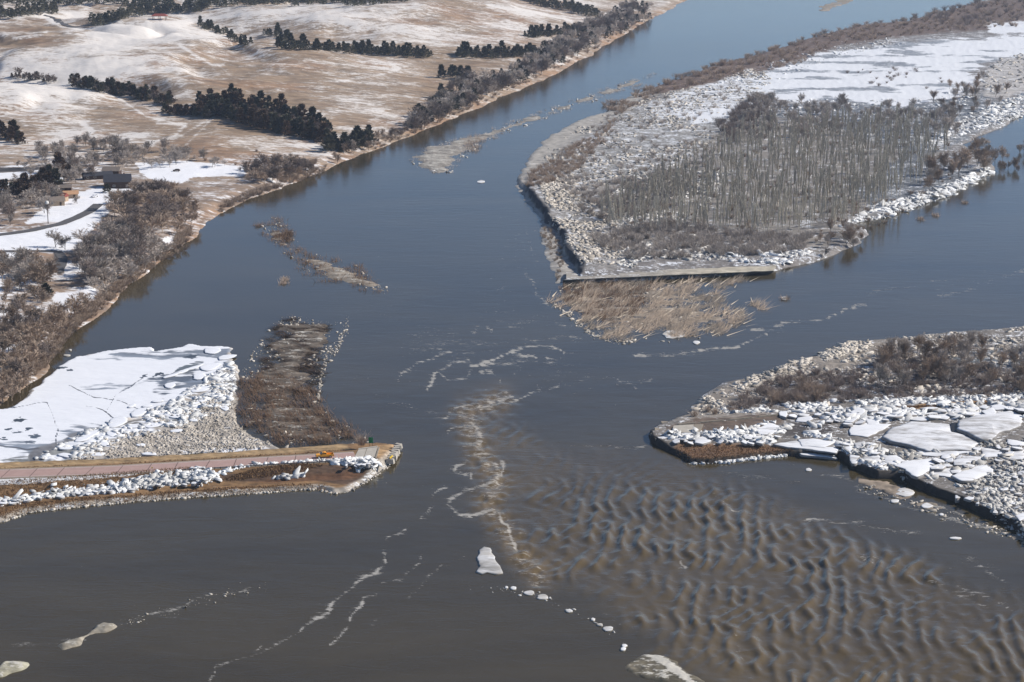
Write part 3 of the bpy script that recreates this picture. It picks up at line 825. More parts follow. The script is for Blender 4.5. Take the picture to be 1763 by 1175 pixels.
# ------------------------------------------------------------------ left ice sheet
SHEET = [(-400,815),(0,800),(60,797),(200,790),(400,779),(478,773),(465,762),(440,755),(425,745),(412,735),(405,712),(408,690),(404,668),(412,650),(410,630),(398,622),(398,600),(380,598),(345,597),(325,593),(310,599),(290,603),(268,605),(262,598),(230,599),(200,603),(165,609),(130,617),(112,625),(95,636),(75,655),(55,672),(38,690),(22,700),(0,705),(-400,740)]
STW = W(SHEET)
SHW_WHITE = [(-400,790),(0,790),(60,780),(95,765),(140,748),(190,735),(240,710),(300,690),(340,670),(375,645),(395,620),(395,596),(325,588),(200,600),(110,622),(40,688),(-400,735)]
def h_sheet(x, y):
    P = np.stack([x, y], 1)
    d = sdist(P, STW) + (fbm(x, y, 5, 3, 603) - .5) * 3.0
    px, py = proj(x, y, np.full(len(x), .4))
    w = sm(sdist(np.stack([px, py], 1), np.array(SHW_WHITE, float)), -8, 8)
    z = 0.40 + 0.12 * fbm(x, y, 20, 3, 607) + (1 - w) * (fbm(x, y, 2.6, 3, 609) - .4) * 0.9
    return np.where(d > 0, np.maximum(z, .12) * sm(d, 0, 1.2) + 0.03, -1.5 * sm(-d, 0, 1) - 0.02)
CRACK = [(148,699),(165,702),(182,710),(196,720),(210,730),(230,724),(262,722)]
CRACK2 = [(0,768),(20,770),(48,774),(66,772)]
CRACK3 = [(22,703),(60,694),(82,694),(84,700)]
def sheet_attrs(x, y, z):
    n = len(x); px, py = proj(x, y, z)
    P = np.stack([px + (fbm(x, y, 7, 3, 631) - .5) * 18, py + (fbm(x, y, 7, 3, 637) - .5) * 7], 1)
    P2 = np.stack([px + (fbm(x, y, 1.8, 3, 653) - .5) * 16, py + (fbm(x, y, 1.8, 3, 657) - .5) * 7], 1)
    Q = np.stack([px + (fbm(x, y, 4, 3, 633) - .5) * 5, py + (fbm(x, y, 4, 3, 639) - .5) * 3], 1)
    def k(poly, a=-2, b=2, P=P): return sm(sdist(P, np.array(poly, float)), a, b)
    base = np.tile(np.array([0.42, 0.375, 0.32]), (n, 1)); dens = np.full(n, 0.36)
    def lay(kk, c, dd):
        nonlocal base, dens
        kk = kk[:, None]; base = base * (1 - kk) + np.array(c) * kk; dens = dens * (1 - kk[:, 0]) + dd * kk[:, 0]
    lay(k([(0,800),(0,780),(90,760),(200,735),(270,720),(340,690),(400,640),(410,690),(400,710),(330,725),(260,735),(180,760),(130,795)], -6, 6), (0.16, 0.165, 0.16), 0.60)
    lay(k(SHW_WHITE, -4, 5), (0.16, 0.19, 0.24), 1.16 - .75 * sm(fbm(x * .45, y, 26, 5, 641), .50, .72) - .35 * k([(190,700),(280,650),(400,600),(410,700),(240,740)], -10, 20))
    # open dark slush between the white sheet and the floes
    lay(k([(205,674),(225,664),(262,646),(272,648),(300,640),(350,622),(352,634),(318,662),(290,680),(280,690),(268,680),(262,672),(280,655),(255,662),(230,668)], -5, 4), (0.055, 0.075, 0.11), 0.44)
    lay(k([(300,634),(340,620),(352,622),(330,640),(300,650)], -3, 4), (0.07, 0.09, 0.11), 0.30)
    for c_ in ((103,634,9,3),(122,638,10,2.2),(330,614,10,3),(247,648,5,3),(272,645,8,3),(18,698,8,5),(32,724,9,4),(14,740,8,3),(48,740,5,3),(52,761,6,3),(8,756,8,2),(30,745,9,2.5),(60,752,9,3)):
        kk = sm(1.25 - np.sqrt(((P2[:, 0] + (P2[:, 1] - c_[1]) * 1.6 - c_[0]) / c_[2]) ** 2 + ((P2[:, 1] - c_[1]) / c_[3]) ** 2), -.1, .6)
        lay(kk, (0.05, 0.07, 0.10), 0.12)
    lay(k([(50,782),(66,772),(140,742),(175,730),(150,750),(100,770),(70,795),(50,798)], -2, 3), (0.13, 0.13, 0.14), 0.30)
    for L, w_ in ((CRACK, 1.1), (CRACK2, 1.0), (CRACK3, .6), ([(262,722),(240,705),(205,690),(160,684),(120,664)], .55), ([(182,710),(200,680),(240,655),(258,640)], .5), ([(84,700),(100,740),(96,765)], .6)):
        d = sdist(Q, np.array(L, float), False)
        lay(np.exp(-(d / w_) ** 2), (0.06, 0.06, 0.07), 0.0)
    d = k([(410,700),(470,770),(200,785),(240,745),(330,735),(360,690),(400,660)], -6, 6)
    lay(d * .85, (0.38, 0.33, 0.27), 0.26)
    return base, dens
o = build_land('ice_sheet', h_sheet, sheet_attrs, (-420, 585, 490, 830), 1.8, 1.1, M['sheet'], 'wide white snow covered ice sheet held against the left causeway', 'ice sheet')
o['kind'] = 'structure'

# ------------------------------------------------------------------ slush bars and drowned brush
def bar(name, poly, label, cat, lo=0.3, soft=5, dx=2.0, dy=1.3, hole=0.48, cols=((0.20, 0.165, 0.13), (0.34, 0.29, 0.23)), seed=700, edge=None, warp=22):
    w = W(poly); pa = np.array(poly, float)
    def hf(x, y):
        P = np.stack([x, y], 1)
        wx = x + (fbm(x, y, 12, 3, seed + 1) - .5) * warp
        n1 = fbm(wx * 0.35, y, 3.2, 4, seed + 2) * .72 + fbm(x, y, 1.5, 3, seed + 4) * .28
        d = sdist(P, w) + (fbm(x, y, 14, 3, seed + 3) - .5) * 16
        e = sm(d, -2, soft * 2.5)
        return (n1 - hole) * 1.7 * e + lo * e * .25 - (1 - e) * 1.2
    def af(x, y, z):
        t = fbm(x * .5, y, 5, 3, seed + 5)[:, None]
        base = np.array(cols[0]) * (1 - t) + np.array(cols[1]) * t
        dens = 0.12 + 0.30 * sm(z, 0.15, 0.6) + 0.15 * (fbm(x, y, 9, 2, seed + 7) - .5)
        if edge is not None:
            px, py = proj(x, y, z)
            d = sdist(np.stack([px, py], 1), np.array(edge, float), False)
            dens = np.maximum(dens, 0.95 * np.exp(-(d / 8) ** 2))
        return base, dens
    x0, y0 = pa.min(0) - 12; x1, y1 = pa.max(0) + 12
    o = build_land(name, hf, af, (x0, y0, x1, y1), dx, dy, M['bar'], label, cat, zcut=-0.05)
    o['kind'] = 'stuff'
    return o
BRUSHA = [(446,590),(474,550),(505,540),(545,552),(592,545),(592,578),(585,598),(566,618),(553,649),(552,676),(546,693),(562,702),(582,718),(604,736),(640,764),(600,767),(487,772),(470,758),(430,748),(416,720),(410,690),(408,642),(443,625)]
EDGE_A = [(600,556),(588,580),(578,600),(562,618),(552,645),(550,672),(545,692)]
bar('drowned_brush_flat', BRUSHA, 'muddy flat of drowned brush between the ice sheet and the channel', 'mud flat', lo=0.8, hole=0.38, edge=EDGE_A, seed=700, dx=1.8, dy=1.1, cols=((0.10, 0.08, 0.062), (0.21, 0.17, 0.13)))
BRUSHB = [(440,388),(470,372),(500,386),(502,410),(520,432),(560,445),(612,455),(640,470),(670,492),(668,508),(630,504),(600,492),(552,486),(522,470),(500,442),(470,420),(450,402)]
bar('brush_bar', BRUSHB, 'thin brushy bar in the open water below the far bank', 'brush bar', lo=.8, hole=0.37, seed=720)
BARN = [(705,276),(716,256),(760,246),(795,236),(860,218),(905,200),(960,182),(1040,152),(1100,134),(1132,124),(1105,146),(1045,166),(1000,184),(940,204),(885,226),(830,248),(804,268),(784,290),(766,306),(738,300),(714,288)]
bar('river_bar', BARN, 'long narrow slush bar upstream beside the large island', 'river bar', lo=1.2, hole=0.30, seed=740, dy=1.0, cols=((0.17, 0.15, 0.13), (0.32, 0.29, 0.25)))
REEDS = [(950,510),(975,492),(1280,482),(1262,492),(1228,502),(1240,518),(1256,537),(1282,537),(1298,521),(1314,528),(1336,536),(1290,548),(1270,566),(1240,580),(1198,580),(1164,590),(1138,576),(1118,568),(1100,588),(1058,592),(1013,573),(998,560),(974,538),(950,523)]
EDGE_R = [(950,524),(974,538),(998,560),(1013,573),(1058,588),(1095,586)]
bar('reed_flat', REEDS, 'flooded flat of flattened reeds below the old road grade', 'reed flat', lo=0.2, hole=0.50, seed=760, edge=EDGE_R, cols=((0.22, 0.18, 0.14), (0.36, 0.29, 0.22)))
bar('slush_patch', [(103,1112),(120,1096),(150,1078),(180,1066),(198,1068),(200,1080),(170,1098),(140,1114),(110,1118)], 'dirty slush patch drifting at the lower left, longer than its neighbour', 'slush patch', lo=1.6, soft=.8, hole=0.30, seed=780, cols=((0.22, 0.18, 0.13), (0.36, 0.33, 0.27)), warp=8)
bar('slush_patch', [(-20,1140),(10,1130),(44,1136),(40,1150),(10,1165),(-20,1175)], 'dirty slush patch at the left edge of the open water', 'slush patch', lo=1.6, soft=.8, hole=0.30, seed=790, cols=((0.25, 0.22, 0.14), (0.42, 0.40, 0.31)), warp=8)
bar('submerged_hump', [(1050,1085),(1078,1096),(1110,1118),(1150,1130),(1180,1160),(1210,1185),(1150,1180),(1110,1160),(1080,1130),(1062,1108)], 'dark hump with a white slush crest near the bottom edge', 'hump', lo=0.5, soft=1.5, hole=0.40, seed=800, cols=((0.05, 0.045, 0.03), (0.20, 0.17, 0.12)), edge=[(1105,1122),(1135,1132),(1170,1158),(1195,1178)], warp=8)
bar('drift_slush', [(1630,875),(1665,888),(1700,905),(1735,915),(1763,928),(1800,945),(1790,955),(1740,925),(1700,915),(1650,890)], 'speckled slush drifting along the dark edge of the ice shelf', 'slush', lo=0.3, soft=1.2, hole=0.47, seed=810, warp=8)
bar('drift_slush', [(1490,832),(1530,835),(1560,845),(1572,855),(1550,860),(1520,850)], 'speckled slush beside the ice shelf, left of the long drift line', 'slush', lo=0.3, soft=1.2, hole=0.48, seed=820, warp=8, cols=((0.2, 0.16, 0.12), (0.38, 0.30, 0.23)))
bar('drift_slush', [(1570,865),(1605,863),(1640,876),(1625,884),(1590,878)], 'speckled tan slush under the middle of the ice shelf edge', 'slush', lo=0.3, soft=1.2, hole=0.46, seed=830, warp=8)
bar('mid_river_bar', [(1408,12),(1440,0),(1478,-8),(1476,2),(1440,14),(1412,24)], 'small slush bar in the far channel at the top', 'river bar', lo=0.5, soft=2, hole=0.42, seed=840, warp=8)

def C6(pts): return [(1463 + x / 5.873, 660 + y / 5.873) for x, y in pts]
big = [
 (C6([(320,570),(400,480),(620,385),(1030,400),(1030,480),(1180,520),(1330,600),(1270,630),(1240,690),(1000,690),(780,710),(560,640),(400,610)]), 'largest smooth white ice slab with a grey hollow, left of the black gap', 1.6, .9, .7),
 (C6([(1095,390),(1300,330),(1620,270),(1740,310),(1735,420),(1640,470),(1510,510),(1440,590),(1330,596),(1190,520),(1090,490)]), 'long smooth white ice slab right of the black gap', 1.8, .9, .7),
 (C6([(440,850),(560,790),(880,740),(880,790),(830,870),(760,930),(680,980),(620,960),(560,890)]), 'tilted white ice slab with hairline cracks over the dark shelf edge', 1.7, .9, .3),
 (C6([(1020,960),(1130,900),(1300,820),(1450,790),(1450,900),(1330,960),(1240,1010),(1130,1020)]), 'bluish white ice slab above the shattered field', 1.7, .7, .3),
 (C6([(1040,790),(1180,740),(1330,740),(1340,780),(1180,830),(1050,840)]), 'dirty grey white slab in the middle of the shelf', 1.9, .5, .4),
 (C6([(0,430),(170,400),(420,420),(330,480),(180,550),(0,530)]), 'flat white slab at the left side of the largest slab', 1.6, .5, .2),
 (C6([(130,760),(290,730),(330,800),(420,830),(250,810),(140,800)]), 'narrow white slab on the shelf lip, left one of two', 1.6, .6, .1),
 (C6([(330,740),(470,730),(560,790),(430,835),(350,810)]), 'smooth grey white slab on the shelf lip beside the cracked slab', 1.6, .6, .3),
 (C6([(1590,560),(1763,600),(1763,640),(1640,640),(1600,620)]), 'white slab at the right edge below the long slab', 1.9, .5, .2),
 (C6([(1610,700),(1763,660),(1763,780),(1620,790)]), 'smooth pale slab at the right edge above the shattered field', 1.9, .5, .3),
 (C6([(600,350),(830,330),(850,370),(720,385),(610,375)]), 'small flat slab under the grass strip, left of the notch', 1.7, .5, .1),
 (C6([(860,330),(1030,300),(1010,350),(980,375),(870,365)]), 'small flat slab under the grass strip, right of the notch', 1.7, .5, .1),
 (C6([(720,290),(860,285),(890,310),(760,325)]), 'small white slab touching the grass strip in its middle', 1.7, .5, .1),
 (C6([(950,265),(1190,260),(1180,290),(1040,300),(960,290)]), 'long narrow white slab against the grass strip', 1.7, .5, .1),
 (C6([(1220,310),(1370,280),(1380,315),(1230,340)]), 'white slab right of the narrow one by the grass strip', 1.7, .5, .1),
 (C6([(1370,240),(1470,230),(1480,270),(1390,280)]), 'raised white slab near the end of the grass strip', 2.0, .6, .1),
 (C6([(110,330),(240,340),(230,380),(130,385)]), 'pointed white slab tipped over a dark gap at the left', 2.0, .6, .1),
 (C6([(350,310),(450,320),(440,370),(350,360)]), 'squarish white slab behind the flat left slab', 1.9, .6, .1),
 (C6([(0,720),(100,740),(60,830),(20,830),(0,790)]), 'white slab hanging over the water at the shelf corner', 1.2, .8, .1),
 (C6([(930,730),(1090,690),(1100,730),(960,770),(920,760)]), 'white slab below the largest slab', 1.9, .5, .2),
 (C6([(40,610),(150,590),(160,640),(80,670)]), 'chunky white slab left of the grey hollow', 1.9, .7, .1),
 (C6([(1300,630),(1560,690),(1590,740),(1350,760),(1340,700)]), 'greyish slab between the long slab and the shattered field', 1.8, .4, .3),
 (C6([(840,870),(1080,850),(1060,890),(1010,960),(830,930)]), 'broken pale slab between the cracked and the bluish slab', 1.6, .5, .2),
 (C6([(640,640),(900,730),(960,690),(1240,695),(1230,710),(960,730),(880,745),(740,735)]), 'thin upturned white rim slab below the grey hollow', 1.6, .5, .1),
 ([(1374,757),(1400,755),(1440,762),(1420,772),(1380,770)], 'long white slab over the brown grass corner', 1.3, .6, .2),
 ([(1330,765),(1370,758),(1400,768),(1446,772),(1440,782),(1390,775),(1350,770)], 'thin white slab running out over dark water at the bank corner', 1.4, .5, .1),
 ([(1372,776),(1400,774),(1430,779),(1442,790),(1400,787),(1380,786)], 'grey white slab lying at the waterline of the bank corner', 0.3, .7, .1),
 ([(1300,743),(1325,728),(1345,735),(1330,750),(1308,752)], 'bright white block above the mud road, right of the rubble', 2.4, .9, .1),
 ([(1343,710),(1356,710),(1354,722),(1342,718)], 'small upright white block at the end of the tan ridge', 2.2, 1.4, .0),
 ([(1196,755),(1210,752),(1225,760),(1210,766),(1196,764)], 'triangular pale slab in the heap below the severed slab', 1.8, .7, .1),
 ([(1176,745),(1194,746),(1192,758),(1176,752)], 'white slab leaning on the concrete in the heap', 2.3, .6, .1),
 ([(1640,842),(1668,848),(1664,856),(1645,862)], 'pale block hanging in the dark shelf edge', 0.6, 1.4, .1),
 ([(1748,890),(1766,882),(1775,890),(1756,900)], 'bright tilted slab at the right end of the shelf edge', 1.2, 1.0, .1),
]
def blob(cx, cy, rx, ry, n=11, rot=0.0):
    p = []
    for k in range(n):
        a = k / n * 2 * math.pi; r_ = random.uniform(.8, 1.15)
        X, Y = rx * math.cos(a) * r_, ry * math.sin(a) * r_
        p.append((cx + X * math.cos(rot) - Y * math.sin(rot), cy + X * math.sin(rot) + Y * math.cos(rot)))
    return p
SKIP = [b_[0] for b_ in big]
random.seed(3)
C2 = lambda x, y: (100 + x / 4.894, 560 + y / 4.894)
sheet_floes = [((500,815),(100,40),-.3,'largest white floe at the broken edge of the ice sheet'),((680,735),(80,30),-.35,'long white floe above the largest one'),((450,908),(52,32),.1,'round white floe below the largest one'),((250,930),(110,28),-.45,'long white floe beside the dark lead'),((70,1030),(70,20),-.1,'white floe next to the road at the left'),((390,998),(38,20),0,'small round floe above the grey rubble'),((940,510),(50,20),-.1,'white floe afloat in the dark slush'),((1190,430),(60,28),-.1,'white floe right of the dark slush'),((1030,395),(190,12),-.33,'long thin white floe north of the dark slush'),((790,845),(80,20),-.05,'white floe between the grey leads'),((640,850),(60,16),-.1,'narrow white floe left of the grey leads'),((850,720),(35,20),-.2,'small white floe in the rubble centre'),((960,760),(70,22),.15,'white floe south of the rubble centre'),((1200,540),(95,22),-.2,'white streaked floe under the dark slush'),((1280,350),(95,30),-.2,'white floe at the north east end of the rubble'),((1300,215),(70,30),0,'pale corner floe at the tip of the ice sheet'),((1420,270),(80,20),-.2,'white strip floe by the tip'),((780,800),(35,15),0,'tiny bright floe between the leads'),((900,835),(60,10),-.1,'thin white floe along the tan rubble'),((1170,650),(90,10),-.3,'thin bright sliver floe in the rubble'),((340,1090),(60,14),-.1,'white floe close to the causeway grass'),((770,1085),(70,12),0,'thin floe close to the causeway grass'),((1140,800),(40,12),0,'small floe near the tan rubble'),((60,1095),(60,20),.1,'grey white floe by the causeway at the left'),((1400,700),(40,20),.2,'pale floe at the east rim of the rubble'),((1000,890),(60,14),-.1,'pale strip of ice over the tan rubble'),((620,680),(40,12),-.4,'small floe at the edge of the white sheet'),((750,680),(45,12),-.1,'small floe just below the white sheet'),((840,640),(50,10),-.1,'thin floe under the dark slush'),((700,1010),(40,12),0,'small grey floe in the tan rubble')]
floe_polys = []
for (c, r_, rot, lb) in sheet_floes:
    X, Y = C2(*c); floe_polys.append(blob(X, Y, r_[0] / 4.894, r_[1] / 4.894, 10, rot))
SKIP += floe_polys
# ------------------------------------------------------------------ broken ice
ICECOL = {'white': ((0.80, 0.80, 0.79), (0.48, 0.47, 0.45)), 'grey': ((0.66, 0.64, 0.60), (0.26, 0.24, 0.21)), 'tan': ((0.62, 0.56, 0.48), (0.30, 0.26, 0.21))}
def pts_in(poly_w, n):
    lo = poly_w.min(0); hi = poly_w.max(0); out = []
    while sum(len(o_) for o_ in out) < n:
        q = rng.random((n * 2, 2)) * (hi - lo) + lo
        out.append(q[sdist(q, poly_w) > 0])
    return np.vstack(out)[:n]

def chunks(name, pts, size, hfun, colkey, label, cat='ice rubble', flat=0.26, tilt=0.28, lift=0.0, grp=None, stretch=1.5):
    """thousands of small tilted angular plates as one rubble mesh"""
    ppx, ppy = proj(pts[:, 0], pts[:, 1], np.full(len(pts), 2.0))
    Q = np.stack([ppx, ppy], 1); keep = np.ones(len(pts), bool)
    for sp in SKIP:
        keep &= sdist(Q, np.array(sp, float)) < -0.3
    pts = pts[keep]
    n = len(pts)
    s = size[0] * .7 * (size[1] * 1.5 / (size[0] * .7)) ** (rng.random(n) ** 1.7)
    a = rng.random(n) * 2 * math.pi
    m = 5
    th = (np.arange(m) / m * 2 * math.pi)[None] + (rng.random((n, m)) - .5) * 0.8
    rr_ = s[:, None] * (0.45 + 0.8 * rng.random((n, m))) * .5
    lx = rr_ * np.cos(th) * (1.0 + 1.3 * rng.random((n, 1))) * (stretch / 1.5); ly = rr_ * np.sin(th)
    X = lx * np.cos(a)[:, None] - ly * np.sin(a)[:, None]; Y = lx * np.sin(a)[:, None] + ly * np.cos(a)[:, None]
    hv = np.where(rng.random(n) < .22, 1.35, .6); tx = (rng.normal(0, tilt, n) * hv)[:, None]; ty = (rng.normal(0, tilt, n) * hv)[:, None]
    h = np.minimum(s * flat * (0.5 + .9 * rng.random(n)), .75)[:, None]
    z0 = (hfun(pts[:, 0], pts[:, 1]) if callable(hfun) else np.full(n, hfun))[:, None] + lift
    zt = z0 + h * .75 + X * tx + Y * ty
    zb = zt - h
    top = np.stack([X * .9 + pts[:, :1], Y * .9 + pts[:, 1:], zt], 2); bot = np.stack([X + pts[:, :1], Y + pts[:, 1:], zb], 2)
    V = np.concatenate([top, bot], 1).reshape(-1, 3)
    b0 = (np.arange(n) * 2 * m)[:, None, None]
    tri = np.array([(0, 1, 2), (0, 2, 3), (0, 3, 4)] + sum([[(i, i + m, (i + 1) % m + m), (i, (i + 1) % m + m, (i + 1) % m)] for i in range(m)], []))
    Fc = (b0 + tri[None]).reshape(-1, 3)
    A, B = (np.array(c) for c in ICECOL[colkey])
    t = np.clip(fbm(pts[:, 0], pts[:, 1], 5, 2, 55) * 1.6 - .45 + .5 * (rng.random(n) - .5), 0, 1)[:, None]; c = A * (1 - t) + B * t
    c = c * (0.9 + .2 * rng.random((n, 1)))
    C = np.repeat(c, 2 * m, 0)
    o = mesh_np(name, V, Fc, M['ice'], attrs={'base': C})
    tag(o, label, cat, grp, kind='stuff')
    return o

def along_px(line, n, spread, z):
    L = np.array(line, float); seg = np.linalg.norm(np.diff(L, axis=0), axis=1); s = np.concatenate([[0], np.cumsum(seg)])
    t = rng.random(n) * s[-1]
    px = np.interp(t, s, L[:, 0]) + rng.normal(0, 1.2, n); py = np.interp(t, s, L[:, 1]) + rng.normal(0, 1, n) * np.interp(t, s, spread if hasattr(spread, '__len__') else [spread] * len(L))
    x, y = g(px, py, z); return np.stack([x, y], 1)

def dense_pts(poly, n, scale=12, thr=0.5, seed=1, z=0.5):
    w = W(poly, z); q = pts_in(w, int(n * 2.5))
    k = fbm(q[:, 0], q[:, 1], scale, 3, seed) > thr - 0.02
    q = q[k]
    return q[:n]

chunks('ice_rubble', dense_pts(RUBB, 4000, 14, .44, 901), (0.5, 2.0), h_isle, 'tan', 'grey ice rubble packed behind the low cliff at the island west tip')
chunks('ice_rubble', dense_pts([(940,262),(1000,215),(1100,175),(1200,150),(1300,120),(1330,140),(1300,190),(1240,240),(1180,280),(1050,320),(960,345),(915,320)], 5600, 24, .46, 902), (0.5, 2.0), h_isle, 'tan', 'pale ice rubble strewn over the open northern part of the island')
chunks('ice_rubble', dense_pts(STRIP, 1000, 10, .3, 903), (1.0, 3.4), h_isle, 'white', 'white ice rubble strip along the east shore of the grove')
chunks('ice_rubble', dense_pts(STRIP2, 1100, 10, .3, 904), (1.0, 3.6), h_isle, 'white', 'white ice rubble strip at the right edge beyond the grove')
chunks('ice_rubble', dense_pts([(1000,330),(1180,280),(1260,300),(1200,380),(1250,440),(1340,455),(1340,463),(1060,468),(1060,400)], 3600, 22, .48, 905), (0.6, 2.2), h_isle, 'grey', 'broken grey ice on the island floor between the thickets above the old grade')
chunks('ice_rubble', dense_pts([(1240,430),(1330,425),(1400,440),(1345,460),(1260,455)], 700, 9, .45, 906), (1.0, 3.0), h_isle, 'white', 'white snow capped ice blocks by the end of the old road grade')
chunks('ice_rubble', dense_pts(GRAV, 900, 12, .3, 907), (1.2, 3.4), h_isle, 'tan', 'tan ice debris field at the upper right of the island')
q = pts_in(W([(215,745),(330,700),(395,650),(408,690),(402,712),(425,745),(470,768),(440,775),(200,788),(120,795),(140,770)], .4), 10500)
chunks('ice_rubble', q, (0.25, .8), h_sheet, 'tan', 'tan crumbled ice packed against the causeway beyond the road')
chunks('ice_rubble', dense_pts([(60,790),(140,745),(240,712),(300,690),(350,650),(400,620),(405,660),(395,700),(330,730),(200,760),(120,797)], 3000, 8, .4, 909), (0.4, 2.2), h_sheet, 'white', 'pale broken ice along the edge of the white ice sheet', flat=.2, tilt=.12)
chunks('ice_rubble', dense_pts([(1175,722),(1215,684),(1300,645),(1400,610),(1500,584),(1660,572),(1900,560),(1900,690),(1763,688),(1500,692),(1330,712)], 4200, 14, .46, 921), (0.4, 1.7), h_pen, 'tan', 'small ice and mud debris scattered through the brush of the right bank')
chunks('ice_rubble', dense_pts([(1150,190),(1200,160),(1320,112),(1440,82),(1500,72),(1560,66),(1560,80),(1440,100),(1340,140),(1290,170),(1200,205)], 1100, 9, .5, 922), (0.5, 2.4), h_isle, 'white', 'broken ice along the northern margin of the island snow field')
chunks('ice_rubble', dense_pts([(1280,180),(1400,172),(1560,175),(1700,140),(1740,150),(1640,200),(1500,205),(1330,205)], 900, 9, .5, 923), (0.5, 2.6), h_isle, 'white', 'broken ice between the snow field and the back of the grove')
for nm_, poly_, n_, sz_, ck_, lb_ in (('A', [(446,590),(474,550),(505,540),(545,552),(600,556),(585,598),(553,649),(546,693),(604,736),(640,764),(487,772),(416,720),(408,642)], 800, (.25, 1.1), 'tan', 'small muddy ice bits strewn over the drowned brush flat'),
    ('B', [(440,388),(470,372),(500,386),(520,432),(612,455),(670,492),(668,508),(600,492),(522,470),(470,420)], 220, (.25, 1.1), 'tan', 'muddy ice bits on the thin brushy bar'),
    ('C', [(705,276),(760,246),(860,218),(960,182),(1100,134),(1045,166),(940,204),(830,248),(766,306),(714,288)], 400, (.4, 1.6), 'grey', 'grey ice bits on the long slush bar upstream'),
    ('D', [(950,510),(975,492),(1262,486),(1228,502),(1290,548),(1240,580),(1164,590),(1100,588),(1013,573),(974,538)], 420, (.3, 1.2), 'tan', 'ice bits caught among the flattened reeds')):
    chunks('slush_bits', dense_pts(poly_, n_, 9, .47, 930 + n_, 0.1), sz_, .06, ck_, lb_, cat='slush')
chunks('slush_bits', along_px([(600,556),(588,580),(578,600),(562,618),(552,645),(550,672),(545,692)], 330, [7, 7, 6, 6, 5, 5, 4], .1), (.25, 1.0), .03, 'tan', 'pale ice rim on the channel side of the drowned brush flat', cat='slush')
chunks('slush_bits', along_px([(950,524),(974,538),(998,560),(1013,573),(1058,588),(1095,586)], 260, 2.6, .1), (.3, 1.1), .03, 'tan', 'pale ice rim along the lower edge of the reeds', cat='slush')
chunks('slush_bits', along_px([(1480,840),(1530,850),(1560,862),(1620,884),(1680,903),(1740,922)], 240, 5, .1), (.2, 1.0), .05, 'tan', 'tan slush specks drifting beside the ice shelf', cat='slush')
chunks('slush_bits', along_px([(200,1080),(250,1062),(315,1046),(390,1024),(460,1006)], 80, 6, .1), (.15, .6), .05, 'tan', 'sparse slush specks trailing right from the slush patch', cat='slush')
chunks('slush_bits', along_px([(800,1012),(870,1014),(935,1030),(985,1052),(1050,1085),(1080,1115)], 55, 3.5, .1), (.15, .7), .05, 'grey', 'crumbs of ice between the floes of the curved drift line', cat='slush')
# embankment rubble
chunks('ice_rubble', along_px([(-20,866),(40,858),(92,848),(140,845),(204,840),(260,832),(306,828),(345,824),(372,824)], 2100, [3, 2.6, 2.4, 2.2, 2.2, 3.4, 3, 4, 2], 1.2), (0.4, 2.0), h_emb, 'white', 'white ice rubble ridge on the grass slope below the road', flat=.35, tilt=.35)
chunks('ice_rubble', along_px([(372,818),(400,813),(440,806),(500,802),(550,799),(590,797)], 300, .8, 2.0), (0.4, 1.4), h_emb, 'white', 'thin line of ice pieces under the guardrail', flat=.35, tilt=.35)
chunks('ice_rubble', along_px([(575,801),(600,799.5),(630,799.5),(648,800)], 420, [1.2, 2, 3, 2.2], 2.2), (0.5, 2.0), h_emb, 'white', 'white ice heap beside the concrete approach slab', flat=.35, tilt=.35)
chunks('ice_rubble', along_px([(470,823),(500,822),(524,820)], 60, .8, 1.0), (0.6, 2.0), h_emb, 'white', 'short row of white ice pieces on the dark grass', flat=.4, tilt=.3)
# right bank rubble
chunks('ice_rubble', dense_pts([(1180,718),(1215,684),(1300,648),(1400,614),(1450,594),(1500,590),(1480,606),(1400,632),(1300,668),(1230,706),(1190,722)], 2600, 8, .42, 911), (0.5, 1.8), h_pen, 'tan', 'tan ice and gravel rubble along the north shore of the right bank')
chunks('ice_rubble', dense_pts([(1240,708),(1340,700),(1500,690),(1763,682),(1900,680),(1900,692),(1763,690),(1500,700),(1400,718),(1350,716),(1250,716)], 2400, 8, .42, 912), (0.5, 2.0), h_pen, 'white', 'white rubble line between the brush and the grass strip')
chunks('ice_rubble', dense_pts([(1143,757),(1160,751),(1230,752),(1290,748),(1325,733),(1365,740),(1340,756),(1320,770),(1230,768),(1155,764)], 1500, 5, .36, 913), (0.5, 2.2), h_pen, 'white', 'jumbled ice blocks heaped below the severed slab', flat=.38, tilt=.4)
chunks('ice_rubble', dense_pts([(1350,716),(1500,706),(1763,696),(1900,692),(1900,730),(1700,728),(1560,730),(1460,740),(1380,745),(1430,730)], 2000, 7, .42, 914), (0.6, 3.0), h_pen, 'white', 'angular white ice blocks south of the grass strip', flat=.4, tilt=.3)
chunks('ice_rubble', dense_pts([(1440,760),(1530,790),(1620,780),(1700,770),(1790,760),(1790,800),(1700,820),(1600,835),(1540,820),(1470,800)], 1800, 6, .42, 915), (0.4, 2.0), h_pen, 'grey', 'crushed ice between the great smooth slabs', flat=.4, tilt=.4)
chunks('ice_rubble', dense_pts([(1640,845),(1700,815),(1790,800),(1900,810),(1900,990),(1763,928),(1700,885)], 6500, 8, .3, 916), (0.3, 1.5), h_pen, 'grey', 'finely shattered dirty ice field at the lower right', flat=.3, tilt=.3)
chunks('ice_rubble', dense_pts([(1370,752),(1440,758),(1500,775),(1560,800),(1600,830),(1500,815),(1450,785),(1370,770)], 600, 5, .4, 917), (0.6, 2.4), h_pen, 'white', 'loose ice blocks along the edge of the ice shelf', flat=.3, tilt=.35)

